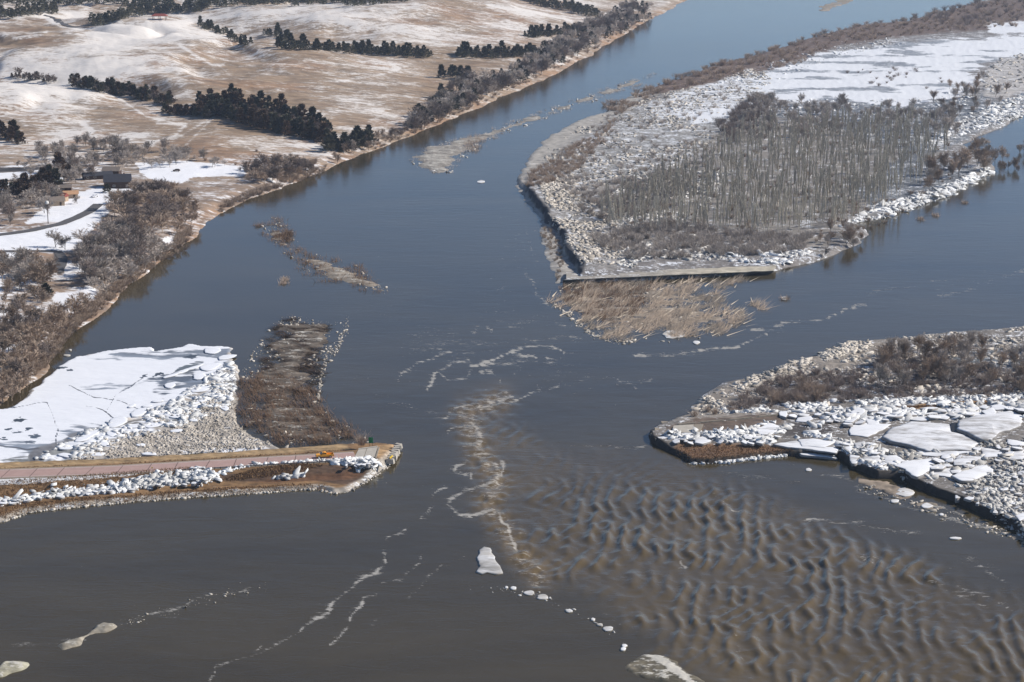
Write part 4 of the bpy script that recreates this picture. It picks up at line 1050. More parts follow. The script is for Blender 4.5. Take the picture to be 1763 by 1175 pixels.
def edge_pts(line_px, n, z=0.2, jit=1.2):
    return along_px(line_px, n, jit, z)
chunks('ice_rubble', edge_pts([(1189,798),(1253,795),(1300,789),(1355,784)], 260, 0.3, .7), (0.4, 1.3), 0.15, 'white', 'white ice rim on the waterline of the brown grass', flat=.5, tilt=.2)
chunks('ice_rubble', edge_pts([(0,900),(51,882),(153,871),(289,859),(409,851),(545,842),(574,850),(597,848),(636,826),(668,804),(688,781)], 800, 0.2, .5), (0.2, .75), 0.1, 'tan', 'slushy tan rim along the waterline of the causeway', flat=.4, tilt=.2)

# ------------------------------------------------------------------ big slabs and floes, each its own thing
def slab(poly, z, th, label, grp=None, name='ice_slab', cat='ice slab', tilt=(0, 0), dome=0.25, dens=0.95, base=(0.20, 0.18, 0.16), hfun=None, mat=None):
    w = W(poly, z + th * .6)
    # finer, jittered outline
    pts = []
    n = len(w)
    for i in range(n):
        a, b = w[i], w[(i + 1) % n]
        L = np.linalg.norm(b - a); k = max(1, int(L / 1.6))
        for j in range(k):
            p = a + (b - a) * j / k
            if j: p = p + rng.normal(0, min(0.22, L * .03), 2)
            pts.append(p)
    w = np.array(pts); c = w.mean(0); m = len(w)
    q = w - c
    rings = [1.0, 0.93, 0.7, 0.4]
    V = []
    zt = lambda s_, qq: th + dome * (1 - s_ ** 2) * (0.6 + .8 * fbm(qq[:, 0] + c[0], qq[:, 1] + c[1], 5, 2, 77)) + qq[:, 0] * tilt[0] + qq[:, 1] * tilt[1]
    V.append(np.column_stack([q * 1.0, np.minimum(zt(1, q) - th * 1.15, zt(1, q) - .2)]))
    for s_ in rings:
        qq = q * s_; V.append(np.column_stack([qq, zt(s_, qq) - (0.06 if s_ == 1 else 0)]))
    V.append(np.array([[0, 0, float(zt(0, np.zeros((1, 2)))[0])]]))
    nr = len(rings) + 1
    Fc = []
    for r_ in range(nr - 1):
        for i in range(m):
            j = (i + 1) % m; a, b, cc, d = r_ * m + i, r_ * m + j, (r_ + 1) * m + j, (r_ + 1) * m + i
            Fc += [(a, b, cc), (a, cc, d)]
    last = (nr - 1) * m; ce = nr * m
    for i in range(m): Fc.append((last + i, last + (i + 1) % m, ce))
    V = np.vstack(V); Fc = np.array(Fc)
    ar = np.sum(w[:, 0] * np.roll(w[:, 1], -1) - w[:, 1] * np.roll(w[:, 0], -1))
    if ar < 0: Fc = Fc[:, ::-1]
    A = {'base': np.tile(np.array(base), (len(V), 1)), 'mask': np.tile(np.array([dens, 0, 0]), (len(V), 1))}
    o = mesh_np(name, V, Fc, mat or M['slab'], smooth=False, attrs=A)
    o.location = (c[0], c[1], z)
    tag(o, label, cat, grp, kind='thing')
    return o
for i, (p, lb, z, th, dm) in enumerate(big):
    pw_ = W(p, 2.0); hz = h_pen(pw_[:, 0], pw_[:, 1]); cz = h_pen(*[np.array([v_]) for v_ in pw_.mean(0)])[0]
    if z > 1.0: z = max(z - .3, float(np.quantile(hz, .7)), float(cz)) - th * .45
    slab(p, z, th, lb, dome=dm, tilt=(random.uniform(-.04, .02), random.uniform(-.05, .0)), dens=random.uniform(.60, .92) if i not in (4, 7, 21) else .72)
# medium slabs jammed between the big ones
def medium(poly, n, size, label, group, hf=h_pen, z0=1.9, dens=(.6, 1.05)):
    c = []; cand = inpoly_(poly, 4000)
    for q in cand:
        if all((q[0] - d_[0]) ** 2 + ((q[1] - d_[1]) * 2.6) ** 2 > (size[0] * 1.25) ** 2 for d_ in c) and all(sdist(q[None], np.array(sp_, float))[0] < -2 for sp_ in SKIP): c.append(q)
        if len(c) >= n: break
    c.sort(key=lambda q_: q_[0])
    for ci, q in enumerate(c):
        rx = random.uniform(*size) * .5; ry = rx * random.uniform(.28, .5)
        p = []; m = random.choice((4, 5, 5, 6)); a0 = random.uniform(0, 6.28)
        for k in range(m):
            a = a0 + (k + random.uniform(-.3, .3)) / m * 6.283; r_ = random.uniform(.75, 1.2)
            p.append((q[0] + rx * math.cos(a) * r_, q[1] + ry * math.sin(a) * r_))
        pw_ = W(p, z0); z = float(hf(pw_[:, 0], pw_[:, 1]).max())
        slab(p, z + .1, random.uniform(.35, .8), '%s, %s one %s' % (label, 'wider' if rx > sum(size) / 4 else 'smaller', ('at left', 'left of middle', 'right of middle', 'at right')[int(4 * ci / len(c))]), group, dome=.05, tilt=(random.gauss(0, .10), random.gauss(-.04, .10)), dens=random.uniform(*dens))
def inpoly_(poly, n): return pts_in(np.array(poly, float), n)
random.seed(8)
medium([(1350,716),(1500,708),(1763,697),(1830,694),(1830,705),(1700,712),(1560,722),(1470,735),(1440,728),(1380,726)], 34, (14, 34), 'white ice slab wedged below the grass strip', 'slabs along the grass strip')
medium([(1430,756),(1480,766),(1560,792),(1700,768),(1763,758),(1763,790),(1640,818),(1560,820),(1480,796)], 20, (12, 30), 'dirty angular slab in the crushed shelf ice', 'slabs in the crushed ice')
medium([(1645,850),(1700,822),(1763,805),(1763,900),(1720,888)], 16, (8, 18), 'tilted slab on the shattered ice field', 'slabs on the shattered field')
medium([(1150,760),(1200,752),(1300,752),(1330,740),(1345,752),(1310,764),(1200,766)], 18, (8, 20), 'tilted white slab below the severed road', 'slabs in the jumble')
medium([(0,862),(92,852),(204,842),(306,830),(372,822),(372,830),(306,838),(204,848),(92,858),(0,870)], 26, (7, 18), 'white slab in the roadside ice ridge', 'slabs of the roadside ridge', h_emb, 1.2)
medium([(585,798),(645,797),(648,803),(600,804)], 8, (6, 13), 'white slab heaped beside the approach slab', 'slabs of the end heap', h_emb, 2.2)
# drifting floes
C8 = lambda pts: [(580 + x / 2.937, 775 + y / 2.937) for x, y in pts]
fl = slab(C8([(720,505),(745,490),(775,497),(790,530),(805,565),(830,600),(840,622),(800,628),(760,618),(735,628),(705,618),(725,590),(708,545),(722,525)]), 0.0, .35, 'lone grey wedge shaped ice floe in the open water below the rapids', name='ice_floe', cat='ice floe', dome=.12, dens=.35, base=(0.34, 0.32, 0.29))
g_fl = 'small ice floes drifting in a line to the lower right'
for (x, y, rx, ry, lb) in [(971,721,9.5,4.5,'pale oval floe, second in the curved drift line'),(1000+38,743,0,0,''),]:
    pass
row = [((885,700),(4.2,3.2),'small bright floe at the head of the curved drift line'),((910.5,1021),(9,4.5),''),]
floes = [((884,1013),(5,2.8),'small floe at the head of the drift line below the lone floe'),((872,1012),(3.2,2),'tiny floe left of the drift line head'),((910,1021),(9,4.2),'larger oval floe in the drift line, left of two neighbours'),((934,1028),(10,4.6),'larger ragged floe in the drift line, right of two neighbours'),
 ((980,1052),(6,2.6),'small floe in the gap of the drift line'),((1021,1067),(4,2.4),'tiny floe before the bend of the drift line'),((1033,1076),(5,2.4),'small flat floe just before the last big one'),((1047,1083),(8.5,4.6),'rounded floe at the start of the dark hump'),((1075,1112),(5,3),'small floe in the dark hump, upper one'),((1073,1118),(5,3),'small floe in the dark hump, lower one'),
 ((1392,809),(5,2.6),'lone small floe near the right bank'),((1558,848),(18,7),'tan oval slush floe under the shelf edge'),((1540,863),(8,3),'small pale floe below the tan oval floe'),((1645,927),(11,2),'thin floe drifting off the shelf edge'),((1596,871),(10,4.5),'pale floe with a dark rim near the shelf edge'),((1621,886),(4,2),'tiny floe right of the pale one'),((828,313),(7,2.4),'small floe below the narrow slush bar'),((1350,514),(6,3),'small slush clump in the right channel'),
 ((1158,576),(20,7),'white slush mat at the lower edge of the reeds'),((1199,590),(6,3),'small white slush piece below the reeds'),((115,612),(7,1.6),'thin plank of ice by the left shore'),((121,603),(2.6,1.4),'tiny white ice piece by the left shore')]
for (c, r_, lb) in floes:
    slab(blob(c[0], c[1], r_[0], r_[1], 12), 0.0, .28, lb, 'drifting ice floes', name='ice_floe', cat='ice floe', dome=.1, dens=random.uniform(.3, .62), base=(0.40, 0.37, 0.32))
# white floes among the broken edge of the ice sheet
for fp, (c, r_, rot, lb) in zip(floe_polys, sheet_floes):
    slab(fp, 0.62, .28, lb, 'white floes at the broken edge of the ice sheet', name='ice_floe', cat='ice floe', dome=.06, dens=1.05, base=(0.4, 0.4, 0.4), mat=M['sheet'])

# ------------------------------------------------------------------ plant builders
def cedar_mb(h, seed, dens=520):
    random.seed(seed); b_ = MB(); r_ = h * random.uniform(.27, .38)
    lean = random.uniform(-.05, .05)
    for k in range(dens):
        t = random.random() ** 0.85
        z = h * (0.06 + 0.94 * t)
        rad = r_ * (1 - t) ** 0.75 * (0.75 + .35 * math.sin(t * 17 + seed)) + 0.08
        a = random.uniform(0, 2 * math.pi); q_ = rad * math.sqrt(random.uniform(.25, 1))
        p = np.array((q_ * math.cos(a) + lean * z, q_ * math.sin(a), z))
        L = h * random.uniform(.06, .12)
        d = np.array((math.cos(a) * .8, math.sin(a) * .8, random.uniform(.2, 1.1))); d /= np.linalg.norm(d)
        s_ = np.cross(d, np.random.default_rng(k + seed).normal(size=3)); s_ /= np.linalg.norm(s_)
        w_ = L * random.uniform(.35, .55)
        b_.add([p - s_ * w_, p + s_ * w_, p + d * L * 1.4], [(0, 1, 2)])
    return b_

def tree_mb(h, seed, levels=3, spread=.55, twigs=9, base=.16, r0=None, tw=.05, upr=.35):
    """bare deciduous tree: (trunk + limbs, twigs)"""
    random.seed(seed); T, C = MB(), MB()
    r0 = r0 or h * .022
    def grow(p, d, L, r, lv):
        n = 3 if lv == 0 else 2
        for i in range(n):
            d2 = d + np.array([random.gauss(0, .10), random.gauss(0, .10), random.gauss(0, .05) + .03]); d2 /= np.linalg.norm(d2)
            q = p + d2 * L / n; r2 = r * (0.80 if i < n - 1 else .66)
            if lv < 2: T.tube(p, q, r, r2, 5 if lv == 0 else 3)
            else: C.sliver(p, q, r * 2.4)
            if lv < levels:
                kids = (4 if lv == 0 else 3) if i > 0 or lv > 0 else 0
                if lv == 0 and i == 0: kids = 1
                for k in range(kids):
                    a = random.uniform(0, 2 * math.pi); s_ = random.uniform(spread * .7, spread * 1.25)
                    ax = np.cross(d2, (math.cos(a), math.sin(a), .3)); ax /= np.linalg.norm(ax) + 1e-9
                    d3 = d2 + ax * s_ * 1.3 + np.array((0, 0, upr * .3)); d3 /= np.linalg.norm(d3)
                    grow(p + (q - p) * random.uniform(.4, 1), d3, L * random.uniform(.5, .75), r2 * .6, lv + 1)
            p, d, r = q, d2, r2
        if lv >= levels:
            for k in range(twigs):
                d3 = d + np.array([random.gauss(0, .55), random.gauss(0, .55), random.gauss(.1, .4)]); d3 /= np.linalg.norm(d3)
                C.sliver(p - d * L * random.random() * .8, p + d3 * L * random.uniform(.35, .9), tw)
    grow(np.zeros(3), np.array((0, 0, 1.)), h * .52, r0, 0)
    return T, C

def poplar_mb(h, seed, n=110, tw=.17):
    random.seed(seed); T, C = MB(), MB()
    p = np.zeros(3); r = h * .0105
    for i in range(4):
        q = p + np.array((random.gauss(0, .012), random.gauss(0, .012), .25)) * h
        T.tube(p, q, r, r * .72, 4); r *= .72; p = q
    top = p
    for k in range(n):
        t = random.uniform(.18, 1) ** .8
        z = h * t; a = random.uniform(0, 2 * math.pi)
        L = h * random.uniform(.10, .2) * (1.15 - .5 * t)
        o_ = random.uniform(.15, .34)
        b0 = np.array((top[0] * t, top[1] * t, z * .9)); q = b0 + np.array((math.cos(a) * o_, math.sin(a) * o_, 1)) * L
        C.sliver(b0, q, tw)
        for j in range(2):
            b1 = b0 + (q - b0) * random.uniform(.2, .8)
            C.sliver(b1, b1 + np.array((random.gauss(0, .3), random.gauss(0, .3), 1)) * L * .5, tw * .6)
    return T, C

def bush_mb(h, seed, n=130, tw=.06, spread=.6):
    random.seed(seed); b_ = MB()
    for k in range(n):
        a = random.uniform(0, 2 * math.pi); s_ = random.uniform(0, spread)
        p = np.array((math.cos(a) * s_ * h * .3, math.sin(a) * s_ * h * .3, 0))
        d = np.array((math.cos(a) * s_, math.sin(a) * s_, 1.0)); L = h * random.uniform(.5, 1)
        q = p + d * L * .6
        b_.sliver(p, q + d * L * .4, tw)
        for j in range(3):
            b0 = p + (q - p) * random.uniform(.4, 1)
            b_.sliver(b0, b0 + np.array((random.gauss(d[0], .5), random.gauss(d[1], .5), 1)) * L * .35, tw * .7)
    return b_

PROTO = {}
def as_mesh(mb, name, mat):
    o = mb.build(name, mat); me = o.data; bpy.data.objects.remove(o); return me
PROTO['cedar'] = [as_mesh(cedar_mb(1.0 * 10, s_), 'cedar_tree', M['cedar']) for s_ in (1, 2, 3, 4)] + [as_mesh(cedar_mb(10, s_), 'cedar_tree', M['cedar_rust']) for s_ in (5, 6)]
PROTO['bare'] = []
for s_, mk in ((11, 'twig'), (12, 'twig'), (13, 'twig'), (14, 'twig_dark'), (15, 'twig_dark'), (16, 'twig_red')):
    T, C = tree_mb(10, s_, 3, .62, 6, tw=.15)
    PROTO['bare'].append((as_mesh(T, 'trunk', M['bark']), as_mesh(C, 'crown', M[mk])))
PROTO['slim'] = []
for s_, mk in ((31, 'twig_red'), (32, 'twig'), (33, 'twig_red')):
    T, C = tree_mb(10, s_, 3, .38, 4, tw=.12, upr=.8, r0=.14)
    PROTO['slim'].append((as_mesh(T, 'trunk', M['bark']), as_mesh(C, 'crown', M[mk])))
PROTO['poplar'] = []
for s_ in (21, 22, 23, 24, 25):
    T, C = poplar_mb(10, s_)
    PROTO['poplar'].append((as_mesh(T, 'trunk', M['poplar']), as_mesh(C, 'crown', M['poplar'])))
PROTO['bush'] = [as_mesh(bush_mb(4, s_), 'willow_bush', M[mk]) for s_, mk in ((41, 'twig_red'), (42, 'twig'), (43, 'twig_dark'), (44, 'twig_red'))]

PROTO['baremass'] = []
for s_ in (51, 52, 53, 54):
    T, C = tree_mb(10, s_, 2, .66, 9, tw=.24)
    PROTO['baremass'].append((as_mesh(T, 'trunk', M['bark']), as_mesh(C, 'crown', M['twig'])))
PROTO['slimmass'] = []
for s_ in (61, 62, 63):
    T, C = tree_mb(10, s_, 2, .42, 9, tw=.2, upr=.8)
    PROTO['slimmass'].append((as_mesh(T, 'trunk', M['bark']), as_mesh(C, 'crown', M['twig'])))
PROTO['bushmass'] = [as_mesh(bush_mb(4, s_, n=44, tw=.12), 'willow_bush', M['twig']) for s_ in (71, 72, 73)]

def put(kind, name, loc, h, label, cat, group, var=None, sx=1.0):
    P_ = PROTO[kind]; v = P_[random.randrange(len(P_)) if var is None else random.choice(var)]
    hh = {'cedar': 10, 'bare': 10, 'slim': 10, 'poplar': 10, 'bush': 4}[kind]
    s_ = h / hh
    if isinstance(v, tuple):
        r_ = bpy.data.objects.new(name, None); r_.empty_display_size = 1
        for me, nm in zip(v, ('trunk', 'crown')):
            c = bpy.data.objects.new(nm, me); c.parent = r_; col.objects.link(c)
    else: r_ = bpy.data.objects.new(name, v)
    r_.location = loc; r_.rotation_euler = (random.gauss(0, .07), random.gauss(0, .07), random.uniform(0, 6.28))
    r_.scale = (s_ * sx * random.uniform(.9, 1.15),) * 2 + (s_,)
    col.objects.link(r_)
    tag(r_, label, cat, group)
    return r_

def mass(name, kind, locs, hs, label, cat, mat, var=None, thin=1.0, sx=1.0):
    """many copies joined into one countless mass"""
    kind = {'bare': 'baremass', 'slim': 'slimmass', 'bush': 'bushmass'}.get(kind, kind)
    if kind.endswith('mass'): thin = 1.0
    hh = 4 if kind == 'bushmass' else 10
    prot = []
    for v in (PROTO[kind] if var is None else [PROTO[kind][i] for i in var]):
        VV, TT, n0 = [], [], 0
        for me in (v if isinstance(v, tuple) else (v,)):
            V = np.zeros(len(me.vertices) * 3); me.vertices.foreach_get('co', V); V = V.reshape(-1, 3)
            me.calc_loop_triangles(); T = np.zeros(len(me.loop_triangles) * 3, np.int32); me.loop_triangles.foreach_get('vertices', T)
            VV.append(V); TT.append(T.reshape(-1, 3) + n0); n0 += len(V)
        V, T = np.vstack(VV), np.vstack(TT)
        if thin < 1:
            T = T[rng.random(len(T)) < thin]
            u = np.unique(T); mp = np.zeros(len(V), np.int64); mp[u] = np.arange(len(u)); V, T = V[u], mp[T]
        prot.append((V, T))
    Vs, Ts, n0 = [], [], 0
    for (x, y, z), h in zip(locs, hs):
        V, T = prot[random.randrange(len(prot))]
        a = random.uniform(0, 6.28); s_ = h / hh; q = V * np.array((s_ * sx, s_ * sx, s_))
        q = q + q[:, 2:3] * np.array((random.gauss(0, .07), random.gauss(0, .07), 0))
        Vs.append(np.stack([q[:, 0] * math.cos(a) - q[:, 1] * math.sin(a) + x, q[:, 0] * math.sin(a) + q[:, 1] * math.cos(a) + y, q[:, 2] + z], 1))
        Ts.append(T + n0); n0 += len(V)
    o = mesh_np(name, np.vstack(Vs), np.vstack(Ts), mat)
    tag(o, label, cat, kind='stuff')
    return o

def band(lines, n, z=None):
    """random photo points inside [polyline, half-width px] bands"""
    out = []
    tot = sum(l[2] for l in lines)
    for L, hw, wgt in lines:
        L = np.array(L, float); seg = np.linalg.norm(np.diff(L, axis=0), axis=1); s = np.concatenate([[0], np.cumsum(seg)])
        m = max(1, int(round(n * wgt / tot)))
        t = (np.arange(m) + rng.random(m)) / m * s[-1]
        out.append(np.stack([np.interp(t, s, L[:, 0]) + rng.normal(0, 2, m), np.interp(t, s, L[:, 1]) + (rng.random(m) * 2 - 1) * hw], 1))
    return np.vstack(out)

def inpoly_px(poly, n):
    return pts_in(np.array(poly, float), n)

random.seed(5)
# --- cedars on the hills
def put_all(kind, name, L, h, lb, cat, group, var, sx):
    n = len(L); X = np.array([q[0] / max(q[1], 1) for q in L]); r_ = X.argsort().argsort()
    for q, k in zip(L, r_):
        hh = random.uniform(*h); l2 = lb
        if n > 7:
            pos = ('at left', 'left of middle', 'right of middle', 'at right')[int(4 * k / n)] if n > 16 else ('at left', 'in middle', 'at right')[int(3 * k / n)]
            l2 = '%s, %s one %s' % (lb, 'taller' if hh > (h[0] + h[1]) / 2 else 'shorter', pos)
        put(kind, name, q - np.array((0, 0, .12)), hh, l2, cat, group, var, sx)
def cedars(lines, n, h, label, group, var=None, name='cedar_tree', kind='cedar', cat='cedar tree'):
    p = band(lines, n); L = raymarch(p[:, 0], p[:, 1], h_hill)
    put_all(kind, name, L, (h[0] * .7, h[1]), label, cat, group, var, 1.3)
cedars([([(345,200),(395,205),(445,218),(511,232),(560,244)], 5, 60), ([(345,192),(400,188),(455,198),(520,212),(570,226)], 7, 50), ([(340,180),(400,178),(460,190),(530,205)], 4, 14)], 118, (8, 13), 'dark cedar in the dense wedge down the ravine', 'cedars of the dense ravine wedge', [0, 2, 4, 5, 3])
cedars([([(126,147),(175,157),(221,164),(265,174),(298,182)], 4, 30)], 46, (6, 10), 'dark cedar in the upper ravine row', 'cedars of the upper ravine row', [0, 1, 4, 5])
cedars([([(20,134),(40,137),(70,140),(95,142)], 2, 10)], 12, (4, 7), 'small cedar at the left start of the ravine row', 'small cedars at the ravine head')
cedars([([(283,196),(310,197),(350,199)], 2, 10)], 16, (5, 8), 'low cedar in front of the ravine row', 'low cedars before the ravine row', [4, 5, 1])
cedars([([(340,42),(361,52),(380,58)], 4, 10), ([(388,60),(415,78),(430,78)], 3, 9)], 22, (6, 10), 'dark cedar in the clump below the hilltop trail', 'cedars of the hillside clump', [0, 1, 2])
cedars([([(456,56),(480,62),(504,68)], 3, 6), ([(473,82),(494,82),(540,84),(600,88),(660,92),(740,97)], 3, 34)], 52, (6, 11), 'dark cedar in the long row between bare slopes', 'cedars of the middle row', [0, 1, 2])
p = band([([(480,84),(540,87),(600,91),(660,95),(740,99)], 3, 40), ([(784,99),(850,98),(917,97)], 4, 20), ([(455,60),(504,70)], 3, 6), ([(345,46),(385,62),(430,80)], 4, 10), ([(905,66),(989,55)],4,12)], 130)
L = raymarch(p[:, 0], p[:, 1], h_hill)
mass('cedar_undergrowth', 'cedar', L, [random.uniform(4, 8) for _ in L], 'low dark cedars filling in under the rows on the middle slopes', 'cedar scrub', M['cedar'], thin=.5, sx=1.5)
p = band([([(126,147),(175,157),(221,164),(298,182)], 4, 26), ([(340,196),(400,200),(460,212),(530,228),(570,244)], 8, 60), ([(25,136),(60,140),(100,146)],3,8)], 120)
L = raymarch(p[:, 0], p[:, 1], h_hill)
mass('ravine_scrub', 'bare', L, [random.uniform(5, 8.5) for _ in L], 'leafless brown scrub growing between the ravine cedars', 'scrub', M['twig_dark'], thin=.6, sx=1.3)
cedars([([(784,96),(850,96),(917,94)], 4, 20), ([(905,66),(950,62),(989,52)], 4, 14)], 40, (7, 12), 'dark cedar in the row just above the river woods', 'cedars above the river woods', [0, 1, 2])
cedars([([(760,128),(790,135),(818,140)], 6, 10), ([(745,180),(770,172),(790,182)], 5, 8)], 24, (7, 12), 'dark cedar clumped by the bank woods', 'cedar clumps by the bank woods', [0, 1, 2, 3])
cedars([([(560,262),(590,258),(620,252),(640,240)], 8, 14)], 22, (7, 12), 'blue green cedar where the ravine meets the river', 'cedars at the ravine mouth', [0, 1])
cedars([([(0,232),(20,240),(38,250)], 7, 8), ([(0,340),(30,335),(60,325),(90,310),(120,300)], 14, 18)], 30, (7, 12), 'dark cedar among the houses at the left edge', 'cedars among the houses', [3, 4, 5])
# far belts: past what one can count
p = band([([(0,8),(120,6),(215,4)], 5, 26), ([(160,44),(238,26),(300,20),(357,17)], 5, 34), ([(340,8),(500,6),(640,2)], 6, 50), ([(0,30),(20,28),(60,24),(100,20)], 5, 14), ([(907,4),(960,14),(1036,30)], 4, 22), ([(600,10),(700,2)], 3, 14), ([(215,12),(300,6)],3,10)], 420)
L = raymarch(p[:, 0], p[:, 1], h_hill)
mass('far_cedar_belt', 'cedar', L, [random.uniform(6, 11) for _ in L], 'dark far cedar belts along the top of the hills', 'far woods', M['cedar'], thin=.5, sx=1.5)
for c, lb in (((412,78),''),):
    pass
# --- bare trees along the far bank and in the park
def trees(pts, h, label, group, var=None, name='bare_tree', kind='bare', cat='bare tree', hf=h_hill, sx=1.0, z0=45):
    L = raymarch(pts[:, 0], pts[:, 1], hf, z0) if hf is h_hill else place(pts, hf)
    put_all(kind, name, L, h, label, cat, group, var, sx)
def place(pts, hf):
    x, y = g(pts[:, 0], pts[:, 1], 1.0); z = np.maximum(hf(x, y), -0.3)
    return np.stack([x, y, z], 1)
trees(band([([(1110,28),(1060,55),(1010,82),(960,108),(900,136),(850,158)], 9, 50), ([(1090,20),(1040,45),(990,70),(930,100)], 9, 26)], 56), (9, 14), 'grey bare tree in the upper far bank woods', 'bare trees of the upper bank woods', [0, 1, 3, 4], sx=1.15)
trees(band([([(850,160),(800,182),(750,204),(700,226)], 10, 30), ([(820,145),(780,165),(740,190)], 10, 16)], 40), (8, 13), 'grey bare tree between hill slope and river', 'bare trees of the middle bank', [0, 1, 3, 4], sx=1.1)
trees(band([([(690,232),(650,248),(610,262),(575,280)], 7, 20)], 18), (4, 8), 'low bare tree on the eroded bank below the ravine', 'bare trees on the eroded bank', [0, 3, 5])
trees(band([([(540,290),(500,300),(460,305),(430,300)], 8, 18)], 20), (6, 10), 'brownish bare tree at the front hill foot', 'bare trees at the hill foot', [3, 4, 5], sx=1.15)
trees(inpoly_px([(200,360),(250,330),(300,335),(330,370),(300,395),(240,405),(200,400)], 26), (7, 11), 'reddish bare tree in the river bend thicket', 'bare trees of the bend thicket', [4, 5, 3], sx=1.25)
trees(inpoly_px([(140,430),(200,400),(290,430),(265,450),(215,485),(160,500),(135,470)], 34), (7, 12), 'bare grey tree over the camp pads', 'bare trees of the camp grove', [0, 1, 3], sx=1.1)
trees(inpoly_px([(60,258),(140,250),(300,262),(370,275),(300,285),(180,275),(80,275)], 34), (6, 10), 'pale bare tree on the flat below the front hill', 'bare trees below the front hill', [0, 1, 2])
trees(inpoly_px([(0,360),(60,330),(110,345),(60,385),(0,390)], 14), (6, 10), 'bare tree mixed with cedars by the houses', 'bare trees by the houses', [0, 3])
trees(inpoly_px([(130,320),(100,290),(190,270),(240,290),(180,300)], 14), (6, 9), 'bare tree behind the dark lodge', 'bare trees behind the lodge', [0, 1, 3])
trees(inpoly_px([(0,560),(30,540),(90,560),(100,590),(75,640),(20,680),(0,690)], 24), (6, 10), 'rusty bare tree ashore beside the ice sheet', 'rusty bare trees on the left shore', [5, 5, 4])
trees(inpoly_px([(0,470),(60,450),(90,480),(80,520),(0,540)], 9), (9, 13), 'tall bare tree on the snowy camp ground', 'tall bare trees of the camp ground', [0, 5])
for (px_, py_, h_, lb) in ((96,427,9,'lone bare tree casting a blue shadow on the snowy lawn'),(112,432,8,'pale bare tree beside the lone one on the lawn'),(82,372,8,'bare tree in front of the round headed lamp'),(133,352,5,'slim young tree on the snow near the yard'),(18,388,6,'bare tree at the kerb by the left edge'),(55,465,9,'bare tree by the camp road')):
    trees(np.array([[px_, py_]], float), (h_, h_), lb, None, [0, 1])
q = raymarch([82], [514], h_hill)[0]; put('cedar', 'cedar_tree', q, 6.5, 'short green cedar beside the white snow patch near the shore', 'cedar tree', None, [1], 1.5)
q = raymarch([184], [333], h_hill)[0]; put('cedar', 'cedar_tree', q, 5, 'single green cedar beside the dark lodge', 'cedar tree', None, [1], 1.6)
q = raymarch([412], [80], h_hill)[0]
trees(band([([(300,265),(420,290),(520,275),(440,262)], 8, 10)], 14), (2.5, 4), 'low bare shrub on the brown flat', 'shrubs on the brown flat', kind='bush', name='bare_shrub', cat='shrub')
for nm, poly, n, h_, lb, mt in (('bend_thicket', [(190,375),(210,345),(255,325),(310,335),(345,375),(310,405),(240,415),(195,410)], 60, (6, 10), 'brown leafless thicket filling the river bend', 'twig_red'),
        ('camp_thicket', [(130,440),(200,405),(300,425),(315,420),(270,455),(215,490),(180,515),(150,505)], 60, (5, 9), 'grey brown leafless thicket between the camp and the shore', 'twig'),
        ('shore_thicket', [(-10,700),(0,640),(40,590),(100,545),(150,520),(160,535),(105,590),(70,640),(25,690)], 90, (5, 9), 'rusty leafless thicket along the left shore above the ice sheet', 'twig_red'),
        ('camp_scrub', [(0,440),(60,450),(90,500),(60,560),(0,600)], 40, (4, 8), 'reddish leafless scrub over the camp ground at the left edge', 'twig_red'),
        ('village_scrub', [(0,300),(80,262),(200,262),(330,270),(420,290),(300,292),(170,290),(120,318),(90,350),(0,390)], 110, (4, 8), 'grey leafless scrub around the houses below the hills', 'twig'),
        ('foot_thicket', [(425,310),(440,285),(520,285),(550,292),(500,312),(440,330)], 40, (5, 8), 'brown leafless thicket at the foot of the front hill', 'twig_red')):
    pp = inpoly_px(poly, n); L = raymarch(pp[:, 0], pp[:, 1], h_hill)
    mass(nm, 'bare', L, [random.uniform(*h_) for _ in L], lb, 'thicket', M[mt], thin=.45, sx=1.3)
# underbrush of the bank woods
p = band([([(1120,22),(1060,48),(1010,74),(960,100),(900,128),(850,150),(800,174),(750,196),(710,216)], 13, 60), ([(1100,10),(1050,34),(1000,60),(950,88),(905,112)], 8, 26)], 300)
rng.shuffle(p)
L = raymarch(p[:, 0], p[:, 1], h_hill)
mass('bank_woods', 'bare', L[:130], [random.uniform(7, 12) for _ in range(130)], 'grey leafless woods covering the upper far bank', 'woods', M['twig'], thin=.4, sx=1.2)
mass('bank_cedars', 'cedar', L[130:], [random.uniform(5, 10) for _ in L[130:]], 'dark cedars mixed into the upper bank woods', 'cedar woods', M['cedar'], thin=.5, sx=1.5)
p = band([([(1120,30),(1060,58),(1010,84),(960,110),(900,140),(850,162),(800,184),(750,206),(700,228),(640,254)], 9, 30), ([(560,294),(500,312),(440,334),(380,360)], 6, 14), ([(320,420),(270,448),(220,485),(170,528),(120,570),(90,610),(60,640)], 9, 40), ([(330,400),(300,418)], 6, 6)], 620)
L = raymarch(p[:, 0], p[:, 1], h_hill)
mass('bank_underbrush', 'bush', L, [random.uniform(2.0, 4.2) for _ in L], 'brown underbrush along the foot of the far bank', 'underbrush', M['twig_red'], thin=.4, sx=1.4)

